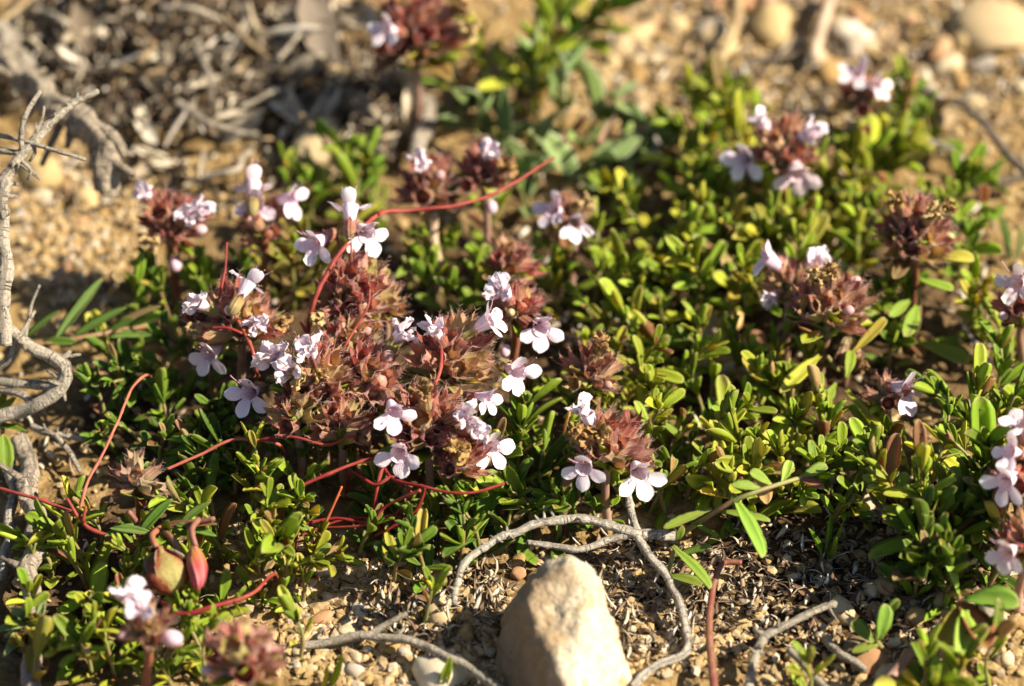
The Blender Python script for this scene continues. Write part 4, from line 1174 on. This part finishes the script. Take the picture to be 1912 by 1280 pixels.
# ------------------------------------------------------------------ plant with seed capsule, red bud and narrow leaves
cb = P(280, 1000, 5)
base = Vector((cb.x, cb.y, gz(cb.x, cb.y)))
root = thing('capsule_plant', base, 'low plant with narrow leaves, a reddish seed capsule and a drooping red bud', 'plant')
def loc(px, py, h): return P(px, py, h) - base
stem_paths = [[(240, 1035, 1), (270, 1000, 7), (310, 985, 10), (400, 968, 12)], [(262, 1000, 7), (255, 975, 9), (240, 955, 11)], [(300, 985, 10), (325, 1010, 11), (340, 1045, 10)], [(370, 970, 12), (358, 990, 13), (366, 1020, 12)]]
for sp in stem_paths:
    link('stem', tube(catmull([loc(*q) for q in sp], .6), lambda t: .42 - .08 * t, 8, .08).mesh('stem', M_stem), root, None, (.22, .09, .06))
for a, b, w in [((300, 985, 10), (405, 975, 12), 1.2), ((340, 975, 11), (392, 935, 13), 1.2), ((280, 995, 9), (205, 985, 10), 1.1), ((265, 990, 9), (322, 930, 12), 1.5), ((250, 980, 9), (195, 1000, 9), 1.0), ((330, 980, 11), (405, 1000, 10), 1.1), ((245, 1000, 7), (222, 965, 10), 1.0)]:
    add_leaf(root, loc(*a), loc(*b) - loc(*a), UP * .5 - FW, (loc(*b) - loc(*a)).length, w, pcol('narrow'), LEAF_NARROW)
# capsule: ovoid with ribs
cc = loc(312, 1068, 9.5); ctop = loc(290, 1015, 11.5)
axis = (loc(318, 1110, 8) - ctop).normalized()
mbc = MB(); rings = []
for j in range(11):
    t = j / 10
    rd = .45 + 2.3 * math.sin(math.pi * min(.97, max(0, (t - .12) / .9)) ** 1.25) ** .8 if .12 < t < .99 else (.45 if t < .5 else .5)
    rings.append([mbc.vert((rd * (1 + .11 * math.cos(3 * a) + .05 * noise.noise(Vector((math.cos(a) * 2, math.sin(a) * 2, t * 5)))) * math.cos(a), rd * (1 + .11 * math.cos(3 * a)) * math.sin(a), -3.4 + 6.4 * t), (a / 6.2832, t)) for a in [2 * math.pi * k / 24 for k in range(24)]])
for j in range(10):
    for k in range(24): mbc.face((rings[j][k], rings[j][(k + 1) % 24], rings[j + 1][(k + 1) % 24], rings[j + 1][k]))
mbc.face(rings[0][::-1]); mbc.face(rings[-1])
M_caps, nt, nd, bs, out = mat_base('capsule_skin')
bs.inputs['Specular IOR Level'].default_value = .2
uvn = N(nt, 'ShaderNodeUVMap'); sp_ = N(nt, 'ShaderNodeSeparateXYZ'); nt.links.new(uvn.outputs[0], sp_.inputs[0])
n1 = noise_(nt, 500, 3)
rb = math_(nt, 'COSINE', math_(nt, 'MULTIPLY', math_(nt, 'MULTIPLY_ADD', n1, .08, sp_.outputs[0]), 2 * math.pi * 3))
col_ = ramp(nt, math_(nt, 'MULTIPLY_ADD', rb, .30, math_(nt, 'MULTIPLY_ADD', n1, .9, .08)), [(.25, (.38, .33, .11)), (.5, (.34, .22, .08)), (.68, (.26, .07, .035)), (.9, (.17, .03, .022))])
nt.links.new(col_, bs.inputs['Base Color']); bs.inputs['Roughness'].default_value = .62
bump_(nt, bs, noise_(nt, 1400, 3), .5, .0004)
thin(nt, bs, out, col_, .2)
link('seed_capsule', mbc.mesh('seed_capsule', M_caps), root, zframe(cc, axis, RT))
for k in range(3):
    a_ = 2.09 * k + .5
    e_ = axis.orthogonal().normalized(); g_ = axis.cross(e_); o_ = e_ * math.cos(a_) + g_ * math.sin(a_)
    add_leaf(root, cc - axis * 2.9 + o_ * .5, axis * 1.0 + o_ * .62, o_, 5.2, 2.3, (.22, .09, .045), LEAF_FELT, 'sepal')
link('capsule_stalk', tube(catmull([loc(300, 985, 10), loc(284, 1000, 11.5), ctop + axis * .4], .5), lambda t: .4, 8).mesh('capsule_stalk', M_stem), root, None, (.30, .10, .05))
# drooping red bud, spirally ribbed
bt = loc(352, 985, 12.5); be = loc(370, 1102, 10)
ax = (be - bt); Lb = ax.length
mbb = MB(); rings = []
for j in range(15):
    t = j / 14
    rd = .22 + (1.0 * math.sin(math.pi * max(0, (t - .28) / .74)) ** .8 if t > .28 else 0)
    rd = rd if t < 1 else .08
    rings.append([mbb.vert((rd * (1 + .09 * math.cos(5 * a + 9 * t)) * math.cos(a) + .5 * math.sin(t * 2.6) - .3 * t, rd * (1 + .09 * math.cos(5 * a + 9 * t)) * math.sin(a), Lb * t), (a / 6.28, t)) for a in [2 * math.pi * k / 20 for k in range(20)]])
for j in range(14):
    for k in range(20): mbb.face((rings[j][k], rings[j][(k + 1) % 20], rings[j + 1][(k + 1) % 20], rings[j + 1][k]))
mbb.face(rings[-1])
M_rbud, nt, nd, bs, out = mat_base('red_bud_skin')
uvn = N(nt, 'ShaderNodeUVMap'); sp_ = N(nt, 'ShaderNodeSeparateXYZ'); nt.links.new(uvn.outputs[0], sp_.inputs[0])
st = math_(nt, 'POWER', math_(nt, 'ABSOLUTE', math_(nt, 'SINE', math_(nt, 'ADD', math_(nt, 'MULTIPLY', sp_.outputs[0], 12.566 * 1.25), math_(nt, 'MULTIPLY', sp_.outputs[1], 4.5)))), 4.0)
cA = ramp(nt, sp_.outputs[1], [(.15, (.34, .14, .07)), (.45, (.42, .17, .03)), (.7, (.36, .035, .03)), (1, (.28, .02, .035))])
cB = mix(nt, math_(nt, 'MULTIPLY', st, .6), cA, (.50, .16, .15))
nt.links.new(cB, bs.inputs['Base Color']); bs.inputs['Roughness'].default_value = .6
bump_(nt, bs, st, .6, .0004)
thin(nt, bs, out, cB, .15)
link('red_bud', mbb.mesh('red_bud', M_rbud), root, zframe(bt, ax, -FW))

# narrow-leaved sprig on the sand side
base = P(300, 612, 4); base = Vector((base.x, base.y, gz(base.x, base.y)))
root = thing('narrow_leaved_sprig', base, 'lying sprig with narrow dark green leaves beside the elbow-bent grey stem', 'plant')
link('stem', tube(catmull([loc(310, 600, 1), loc(250, 612, 5), (loc(180, 625, 6.5)), loc(100, 640, 6.5), loc(45, 648, 6)], .7), lambda t: .42 - .1 * t, 8, .1).mesh('stem', M_stem), root, None, (.22, .13, .06))
for a, b, w in [((105, 636, 6.5), (194, 520, 10), 1.5), ((50, 630, 6), (111, 577, 9), 1.1), ((80, 640, 6.4), (150, 642, 7), 1.2), ((140, 628, 6.5), (236, 572, 9), 1.5), ((205, 616, 6), (300, 567, 9), 1.3), ((200, 622, 6), (255, 595, 8), 1.2), ((240, 612, 5.5), (312, 588, 8), 1.2), ((160, 630, 6), (290, 628, 4), 1.2)]:
    add_leaf(root, loc(*a), loc(*b) - loc(*a), UP * .6 - FW, (loc(*b) - loc(*a)).length, w, pcol('narrow'), LEAF_NARROW)

# hand-placed larger leaves on short stems
def leafy(stem, leaves, pal, label, name='leafy_plant', meshes=LEAF, r=.38, col='green'):
    global base
    b = P(*stem[0]); base = Vector((b.x, b.y, gz(b.x, b.y)))
    ro = thing(name, base, label, 'plant')
    pts = [Vector((0, 0, -.8))] + [loc(*q) for q in stem]
    link('stem', tube(catmull(pts, .6), lambda t: r - .08 * t, 7, .06).mesh('stem', M_stem), ro, None, STEMC[col])
    for a, b2, w in leaves:
        d = loc(*b2) - loc(*a)
        add_leaf(ro, loc(*a), d, UP * .6 - FW + RT * .3, d.length, w, pcol(pal), meshes)
    return ro
leafy([(1270, 1000, 1), (1320, 965, 8), (1370, 935, 11), (1420, 915, 12), (1500, 890, 11)], [((1368, 925, 11), (1422, 1042, 9), 2.4), ((1330, 950, 9), (1238, 985, 8), 1.3), ((1420, 912, 12), (1370, 900, 14), 1.5), ((1330, 955, 9), (1440, 965, 10), 1.2), ((1440, 905, 12), (1400, 880, 13), 1.6), ((1290, 975, 6), (1340, 1005, 7), 1.1), ((1494, 892, 11), (1545, 868, 12), 1.7), ((1490, 893, 11), (1538, 910, 11), 1.5), ((1460, 900, 11.5), (1475, 860, 13), 1.5)], 'leaf', 'arching stem with a long drooping pale green leaf')
leafy([(1245, 1100, 0), (1250, 1060, 4), (1262, 1020, 6)], [((1255, 1020, 6), (1325, 1100, 6), 1.9), ((1245, 1075, 3), (1310, 1095, 4), 1.9), ((1250, 1040, 5), (1330, 1020, 7), 1.2), ((1262, 1010, 6), (1275, 985, 8), 1.0)], 'leaf', 'short green stem with spoon leaves beside the grey twig fork')
leafy([(1600, 640, 1), (1570, 690, 5), (1545, 665, 8)], [((1530, 665, 8), (1460, 728, 9), 2.1), ((1590, 660, 8), (1655, 595, 11), 1.5), ((1580, 730, 6), (1640, 810, 7), 2.2), ((1560, 715, 6), (1535, 760, 6), 1.6), ((1580, 705, 7), (1590, 650, 9), 1.6)], 'yellow', 'stem with large yellow-green leaves under the dry head')
leafy([(1700, 640, 1), (1715, 600, 5), (1716, 540, 9)], [((1712, 570, 8), (1690, 625, 9), 2.3), ((1715, 640, 3), (1810, 690, 4), 3.0), ((1715, 520, 10), (1780, 545, 11), 2.0), ((1750, 480, 13), (1820, 480, 14), 1.9), ((1700, 560, 8), (1660, 590, 9), 1.6)], 'leaf', 'broad pale leaves round the foot of the tall reddish stalk')
leafy([(1660, 1225, 0), (1635, 1190, 3), (1650, 1150, 6)], [((1640, 1195, 4), (1655, 1128, 8), 2.1), ((1630, 1200, 3), (1590, 1160, 5), 1.9), ((1640, 1205, 3), (1590, 1215, 3), 1.3), ((1650, 1150, 6), (1680, 1120, 8), 1.3)], 'leaf', 'small plant with a round pale leaf on dark soil')
leafy([(1800, 1200, 0), (1800, 1160, 4), (1790, 1110, 6)], [((1790, 1120, 7), (1840, 1225, 7), 3.8), ((1800, 1120, 8), (1902, 1120, 10), 3.2), ((1795, 1130, 7), (1755, 1210, 6), 2.8), ((1800, 1140, 8), (1800, 1225, 8), 3.2), ((1810, 1150, 5), (1860, 1190, 5), 2.4), ((1790, 1110, 6), (1770, 1040, 10), 1.3), ((1690, 1240, 2), (1770, 1290, 2), 2.6), ((1700, 1225, 2), (1755, 1250, 4), 2.0)], 'leaf', 'low plant with broad pale green leaves beside the purplish stem')
leafy([(1400, 500, 1), (1370, 480, 6), (1330, 465, 9)], [((1345, 465, 9), (1258, 458, 10), 2.1), ((1345, 470, 9), (1368, 510, 9), 2.1), ((1330, 465, 9), (1290, 440, 11), 1.6)], 'leaf', 'shoot with a broad glossy leaf pointing away from the white blossom')
leafy([(1540, 1040, 0), (1545, 1020, 3)], [((1540, 1035, 1), (1548, 960, 8), .9), ((1545, 1040, 1), (1575, 975, 7), .8), ((1535, 1040, 1), (1515, 985, 7), .8), ((1550, 1040, 1), (1560, 1000, 6), .7)], 'dark', 'small dark grass tuft in the shaded soil', name='grass_tuft', meshes=LEAF_NARROW, r=.2)
leafy([(610, 1275, 0), (625, 1255, 2)], [((615, 1280, 0), (640, 1215, 7), 1.0), ((600, 1285, 0), (612, 1240, 5), .8)], 'bright', 'two grass blades on the soil below the smooth grey twig', name='grass_tuft', meshes=LEAF_NARROW, r=.2)
leafy([(820, 1290, 0), (835, 1265, 3)], [((820, 1290, 0), (842, 1225, 6), 1.3)], 'olive', 'single olive leaf blade standing beside the pale stone', name='leaf_blade', meshes=LEAF_NARROW, r=.2)
leafy([(720, 1010, 0), (728, 975, 5), (722, 985, 6)], [((722, 985, 6), (724, 1062, 5), 2.0), ((728, 975, 5), (700, 960, 7), 1.2)], 'yellow', 'drop-shaped yellow-green leaf hanging under the red threads')
leafy([(10, 1190, 0), (40, 1170, 4), (80, 1150, 6)], [((50, 1165, 5), (20, 1130, 8), 1.4), ((55, 1165, 5), (-10, 1175, 6), 1.6), ((70, 1155, 6), (85, 1120, 8), 1.2), ((40, 1170, 4), (5, 1230, 4), 1.4)], 'felt', 'dull grey-green sprig beside the barky root', meshes=LEAF_FELT)
leafy([(0, 830, 1), (5, 815, 4), (5, 800, 6)], [((-10, 795, 6), (50, 802, 7), .9), ((0, 770, 6), (30, 740, 8), 1.0), ((0, 760, 6), (12, 725, 9), 1.0), ((10, 880, 3), (5, 810, 6), 2.2)], 'mid', 'few narrow leaves at the lower end of the elbow-bent stem', meshes=LEAF_NARROW)
leafy([(1890, 480, 0), (1885, 460, 3)], [((1880, 480, 1), (1870, 395, 9), 1.2), ((1895, 485, 1), (1905, 420, 7), 1.0)], 'felt', 'two grey-green blades in the dark gap', name='grass_tuft', meshes=LEAF_NARROW, r=.25)
leafy([(800, 540, 0), (770, 515, 5), (752, 480, 9)], [((795, 525, 3), (755, 440, 11), 1.2), ((760, 500, 7), (740, 515, 8), 1.2)], 'leaf', 'curved green leaf beside the straight tan stalk', meshes=LEAF_NARROW)
# big dead curled leaves at the bare gap
def dead_leaf_mesh(seed, L, W_, roll):
    r = random.Random(seed); mb = MB(); g = []
    nu, nv = 7, 8
    for side in (0, 1):
        rows = []
        for j in range(nv):
            t = j / (nv - 1); wp = max(.08, math.sin(math.pi * min(.97, t * .92 + .06)) ** .7)
            row = []
            for i in range(nu):
                u = i / (nu - 1) * 2 - 1
                a = u * roll * (1 - .3 * t)
                rad = W_ * .5 / max(.3, roll)
                x = math.sin(a) * rad * wp; z = (1 - math.cos(a)) * rad * wp
                q = Vector((u * 1.3 + seed, t * 2.5, seed))
                z += .12 * W_ * noise.noise(q) + .25 * L * (t - .5) ** 2 * r.choice((1, 1)) - (.05 * W_ if side else 0)
                x += .12 * W_ * noise.noise(q * 1.7)
                row.append(mb.vert((x, L * (t - .5), z), (.5 + u * .5, t)))
            rows.append(row)
        g.append(rows)
    for s in (0, 1):
        for j in range(nv - 1):
            for i in range(nu - 1):
                f = (g[s][j][i], g[s][j][i + 1], g[s][j + 1][i + 1], g[s][j + 1][i])
                mb.face(f if s == 0 else f[::-1])
    return mb.mesh('dead_leaf', M_litter)
DLEAF = [dead_leaf_mesh(s, 1.0, w, ro) for s, w, ro in ((1, .42, 1.5), (2, .34, 2.1), (3, .46, 1.2), (4, .24, 2.6), (5, .36, 1.8), (6, .50, 1.0), (7, .2, 2.4))]
DCOL = [(.40, .335, .23), (.50, .425, .305), (.29, .23, .15), (.62, .55, .425), (.42, .31, .17), (.18, .135, .09), (.56, .48, .35), (.12, .09, .06)]
def dead_leaf(p, L, label, group, lift=0.0, col=None, up_t=None):
    d = rdir(R(rnd.uniform(35, 95)) if up_t is None else R(up_t), rnd.uniform(0, 6.28)); n = rdir(R(rnd.uniform(0, 80)), rnd.uniform(0, 6.28))
    m = frame((p[0], p[1], p[2] + lift + L * .12), d, n, L * rnd.uniform(.9, 1.35), L, L)
    o = link('dead_leaf', rnd.choice(DLEAF), None, m, col or rnd.choice(DCOL))
    DEAD_O.append((o, Vector(p), L, o.color)) if group else None
    return tag(o, label, 'dead leaf', group)
DZ = [(350, 60, 350, 75, 62, 4.2, 7.5, 'curled silvery dead leaf in the deep litter behind the wood stump', 'dead leaves behind the stump', 5),
      (420, 170, 240, 85, 58, 4.0, 7.0, 'curled grey dead leaf in the litter beyond the three-flowered head', 'dead leaves beyond the three-flowered head', 4),
      (380, 290, 150, 70, 30, 3.5, 6.0, 'small pale dead leaf on soil just behind the pink blossoms', 'dead leaves behind the blossoms', 2),
      (700, 210, 90, 80, 26, 4.0, 6.5, 'pale curled dead leaf under the big blurred red head', 'dead leaves under the red head', 3),
      (560, 40, 130, 60, 26, 5.0, 8.5, 'long bleached dead leaf on top of the litter heap', 'bleached leaves on the heap', 6),
      (1240, 300, 60, 40, 5, 4.0, 5.5, 'dry tan leaf beside the felted plant', 'dry leaves by the felted plant', 1),
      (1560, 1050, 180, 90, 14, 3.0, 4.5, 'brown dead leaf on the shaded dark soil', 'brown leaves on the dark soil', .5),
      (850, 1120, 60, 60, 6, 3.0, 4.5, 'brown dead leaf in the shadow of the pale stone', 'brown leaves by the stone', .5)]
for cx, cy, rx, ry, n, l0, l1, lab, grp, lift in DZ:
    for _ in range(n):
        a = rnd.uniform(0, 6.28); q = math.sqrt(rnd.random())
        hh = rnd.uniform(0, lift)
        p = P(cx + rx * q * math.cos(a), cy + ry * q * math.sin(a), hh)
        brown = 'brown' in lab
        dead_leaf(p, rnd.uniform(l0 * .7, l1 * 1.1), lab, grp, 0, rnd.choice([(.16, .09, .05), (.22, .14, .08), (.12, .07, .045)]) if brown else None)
for px, py, h, L, lab, c, t in [(1810, 640, 4, 7, 'pale grey crumpled dead leaf beside the broad-leaved stalk foot', (.42, .36, .29), 70), (1850, 690, 3, 8, 'pale dead leaf hanging below the crumpled grey one', (.46, .39, .30), 60), (1800, 560, 5, 5, 'upright dry leaf scrap behind the tall stalk', (.44, .38, .30), 25),
                                (660, 990, 2, 4.5, 'orange-brown dead leaf at the edge of the red tangle', (.30, .17, .07), 85), (1135, 250, 7, 5, 'dry brown leaf caught in the felted plant', (.36, .22, .13), 60), (1050, 260, 8, 4.5, 'light brown leaf standing in the felted plant', (.38, .24, .15), 30), (330, 240, 4, 7.5, 'bleached leaf hanging over the dark hollow in the litter', (.52, .46, .37), 60), (590, 60, 5, 12, 'broad dark grey dead leaf leaning in the litter', (.20, .16, .12), 40)]:
    dead_leaf(P(px, py, h), L, lab, None, 0, c, t)

for k, (x0, y0, x1, y1, c_, ad) in enumerate([(60, 20, 160, 60, 0, 'bleached'), (150, 70, 235, 30, 1, 'grey'), (250, 45, 330, 90, 2, 'brown'), (300, 15, 420, 40, 0, 'pale'), (370, 90, 390, 200, 1, 'curved grey'), (420, 30, 500, 110, 2, 'tan'),
        (520, 110, 600, 30, 0, 'long pale'), (240, 150, 330, 130, 2, 'short tan'), (330, 190, 480, 250, 1, 'dark grey'), (450, 200, 560, 160, 0, 'silvery'), (610, 160, 700, 240, 1, 'leaning grey'), (90, 100, 190, 130, 1, 'thick grey'), (560, 210, 640, 300, 2, 'thin brown'), (380, 330, 470, 280, 0, 'fine pale'), (640, 60, 660, 180, 2, 'upright tan')]):
    hh = rnd.uniform(2, 6)
    twig('dry_stalk', [(x0, y0, hh), ((x0 + x1) / 2 + rnd.uniform(-15, 15), (y0 + y1) / 2 + rnd.uniform(-15, 15), hh + 1.5), (x1, y1, max(.6, hh - 2))], rnd.uniform(.35, .7), rnd.uniform(.25, .45),
         [(.50, .43, .32), (.33, .28, .21), (.34, .24, .13)][c_], ad + ' dry stalk lying through the dead leaf litter', 'stalk', group='dry stalks in the litter', bump=.15)

# litter mass and chaff as uncountable stuff
r4 = random.Random(21)
mb = MB()
lz = [(350, 110, 400, 150, 5.0), (700, 220, 100, 100, 1.0), (1600, 1060, 280, 180, 2.0), (956, 640, 1000, 650, 3.0), (1550, 120, 400, 160, 1.5), (800, 1120, 150, 90, .8), (1220, 1120, 200, 120, 1.6)]
for p in scatter(7500, lz, r4, 5000):
    L = r4.uniform(.8, 3.0); W2 = r4.uniform(.15, .5)
    deep = math.exp(-(((p.x - P(380, 110).x) / 26) ** 2 + ((p.y - P(380, 110).y) / 20) ** 2))
    z = gz(p.x, p.y) + .2 + r4.random() ** 1.6 * (.8 + 4.5 * deep)
    d = rdir(R(r4.uniform(50, 105)), r4.uniform(0, 6.28)); n = d.orthogonal().normalized(); s = d.cross(n)
    bend = n * L * r4.uniform(-.2, .3)
    a = Vector((p.x, p.y, z))
    prof = (.4, 1, .8, .15)
    ring = []
    for i, w in enumerate(prof):
        t = i / 3; c_ = a + d * L * t + bend * math.sin(t * 3.14)
        ring.append([mb.vert(c_ + s * W2 * w), mb.vert(c_ + n * W2 * .35 * w), mb.vert(c_ - s * W2 * w)])
    for i in range(3):
        for k in range(3):
            mb.face((ring[i][k], ring[i][(k + 1) % 3], ring[i + 1][(k + 1) % 3], ring[i + 1][k]))
    mb.face(ring[0]); mb.face(ring[-1][::-1])
tag(link('leaf_litter', mb.mesh('leaf_litter', M_chaff)), 'fine brown and grey plant litter and chaff strewn on the soil', 'litter', kind='stuff')

# ------------------------------------------------------------------ the large pale stone
sc_ = P(1052, 1205, 6)
sb = Vector((sc_.x, sc_.y, gz(sc_.x, sc_.y)))
def cn(r_, u_, t_): return (RT * r_ + UP * u_ - FW * t_).normalized()
planes = [(cn(.78, .12, .62), 6.8), (cn(-.86, -.12, .50), 6.0), (cn(-.95, .25, .1), 8.6), (cn(.92, .38, -.1), 8.0), (cn(-.45, .85, .35), 9.3), (cn(.35, .93, .1), 11.0), (cn(0, .8, -.6), 10), (cn(.1, -1, .2), 9), (cn(0, 0, -1), 8), (cn(-.1, .55, .85), 7.4), (cn(.6, .75, .3), 9.6), (cn(-.85, .62, .1), 8.7)]
mb = MB()
for v in ICO4[0]:
    vv = Vector(v)
    rr = facet(vv, planes, 80)
    q = vv * rr
    rr += .55 * noise.noise(q * .22 + Vector((3, 1, 2))) + .55 * noise.noise(q * .55) + .30 * noise.noise(q * 1.5) + .13 * noise.noise(q * 3.6)
    # chipped ledge on the left shoulder
    ch = (vv - cn(-.30, .62, .72)).length
    if ch < .34: rr -= 1.1 * (1 - ch / .34) ** .6 * (1 + .6 * noise.noise(q * 1.2))
    w_ = vv * rr
    w_ -= RT * w_.dot(RT) * .16
    mb.vert(w_)
for f in ICO4[1]: mb.face(f)
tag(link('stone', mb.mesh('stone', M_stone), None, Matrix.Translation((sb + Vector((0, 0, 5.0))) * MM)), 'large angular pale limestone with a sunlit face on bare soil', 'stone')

# ------------------------------------------------------------------ labels that single out look-alikes by what they lie nearest to
FEAT = [(322, 415, 15, 'maroon head with crumpled blossoms'), (490, 428, 14, 'three-flowered pink head'), (665, 545, 17, 'largest brown-pink head'), (445, 590, 16, 'hairy pink-brown head'),
        (845, 660, 16, 'red-brown head with blossoms'), (800, 790, 15, 'dark red head ringed by blossoms'), (965, 575, 17, 'small dark maroon head'), (800, 345, 14, 'maroon head above the red thread'),
        (905, 320, 16, 'maroon head with pink bud'), (1068, 405, 12, 'small head with two pale blossoms'), (775, 55, 20, 'big blurred red head'), (1462, 275, 16, 'brown head with hanging blossoms'),
        (1712, 430, 16, 'tall-stalked dry head'), (1545, 565, 14, 'large dry maroon-brown head'), (1660, 745, 8, 'low one-flowered head'), (1612, 185, 14, 'far lilac-flowered head'),
        (1915, 575, 14, 'maroon head by the gap'), (1925, 880, 17, 'maroon head with pink blossoms'), (1920, 1010, 13, 'head with single lilac blossom'), (1140, 835, 13, 'head hanging above the grey twig'),
        (1105, 695, 13, 'dry brown shrivelled head'), (272, 1175, 14, 'head with frayed white blossom'), (460, 1225, 13, 'blurred olive-brown head'), (258, 895, 10, 'dry grey-brown head'), (312, 1068, 9, 'reddish seed capsule'),
        (1052, 1205, 6, 'large pale stone'), (1440, 55, 0, 'large golden pebble'), (1355, 606, 0, 'orange-brown pebble'), (1860, 60, 0, 'big sand-coloured stone'), (590, 285, 0, 'large beige stone'), (75, 330, 0, 'rounded golden clod'),
        (200, 300, 5, 'dead wood stump'), (62, 1000, 4, 'barky root'), (1422, 1042, 9, 'long drooping leaf'), (1520, 1140, 4, 'knobbly grey twig'), (1840, 1180, 5, 'broad pale green leaves'), (1655, 1160, 6, 'round pale leaf'),
        (1300, 458, 9, 'broad glossy leaf'), (1550, 50, 3, 'thick pale stalk'), (1880, 285, 5, 'thin dark forked branch'), (1100, 240, 8, 'felted plant'), (725, 1000, 5, 'drop-shaped leaf'), (720, 1190, 2, 'long smooth grey twig'),
        (925, 1006, 4, 'knotted grey twig'), (590, 60, 5, 'broad dark grey dead leaf'), (20, 85, 7, 'rough broken stick'), (1370, 85, 3, 'bent straw stalk'), (330, 240, 4, 'bleached hanging leaf'), (100, 665, 6, 'elbow-bent grey stem'),
        (480, 70, 5, 'tan dry stalk'), (545, 130, 5, 'long pale dry stalk'), (115, 40, 5, 'bleached dry stalk'), (660, 200, 4, 'leaning grey dry stalk'), (400, 220, 4, 'dark grey dry stalk'), (1530, 1000, 3, 'dark grass tuft')]
FP = [(P(x, y, h), n) for x, y, h, n in FEAT]
ORD = [''] + ['second ', 'third ', 'fourth ', 'fifth ', 'sixth ', 'seventh ', 'eighth ', 'ninth ', 'tenth ', 'eleventh ', 'twelfth ', 'thirteenth ', 'fourteenth ', 'fifteenth ', 'sixteenth ', 'seventeenth ', 'eighteenth ', 'nineteenth ', 'twentieth '] + ['twenty-' + q + ' ' for q in 'first second third fourth fifth sixth seventh eighth ninth'.split()] + ['thirtieth '] + ['thirty-' + q + ' ' for q in 'first second third fourth fifth sixth seventh eighth ninth'.split()] + ['fortieth '] + ['forty-' + q + ' ' for q in 'first second third fourth fifth sixth seventh eighth ninth'.split()]
def tone(c):
    v = sum(c[:3]) / 3
    return 'dark brown' if v < .13 else 'brown' if v < .22 else 'tan' if v < .29 else 'beige' if v < .36 else 'pale'
GTONE = {'bright': 'bright green', 'mid': 'green', 'dark': 'dark green', 'yellow': 'yellow-green', 'olive': 'olive green', 'felt': 'grey-green felted', 'leaf': 'pale green'}
def relabel(items, group, text):
    cells = {}
    for it in items:
        d, n = min((((q.x - it[1].x) ** 2 + (q.y - it[1].y) ** 2), n) for q, n in FP)
        cells.setdefault(n, []).append((d, it))
    for n, lst in cells.items():
        lst.sort(key=lambda a: a[0])
        for k, (d, it) in enumerate(lst):
            o = it[0]
            o['label'] = text(it) + ', ' + (ORD[k] if k < len(ORD) else 'outlying ') + 'nearest to the ' + n
            o['group'] = group
relabel([q for q in SHOOT_O if q[3] != 'felt'], 'thyme shoots in the green mat', lambda it: ('tall ' if it[2] > 10 else 'low ' if it[2] < 6.5 else '') + GTONE[it[3]] + ' thyme shoot')
relabel([q for q in SHOOT_O if q[3] == 'felt'], 'felted shoots', lambda it: ('taller ' if it[2] > 8.5 else 'short ') + 'grey-green felted shoot')
relabel(PEB_O, 'pebbles on the bare soil', lambda it: ('large ' if it[2] > 2.0 else 'small ' if it[2] < 1.3 else '') + tone(it[3]) + ' pebble')
relabel(DEAD_O, 'dead leaves in the litter', lambda it: ('long ' if it[2] > 6.5 else 'small ' if it[2] < 4.2 else '') + tone(it[3]) + ' curled dead leaf')
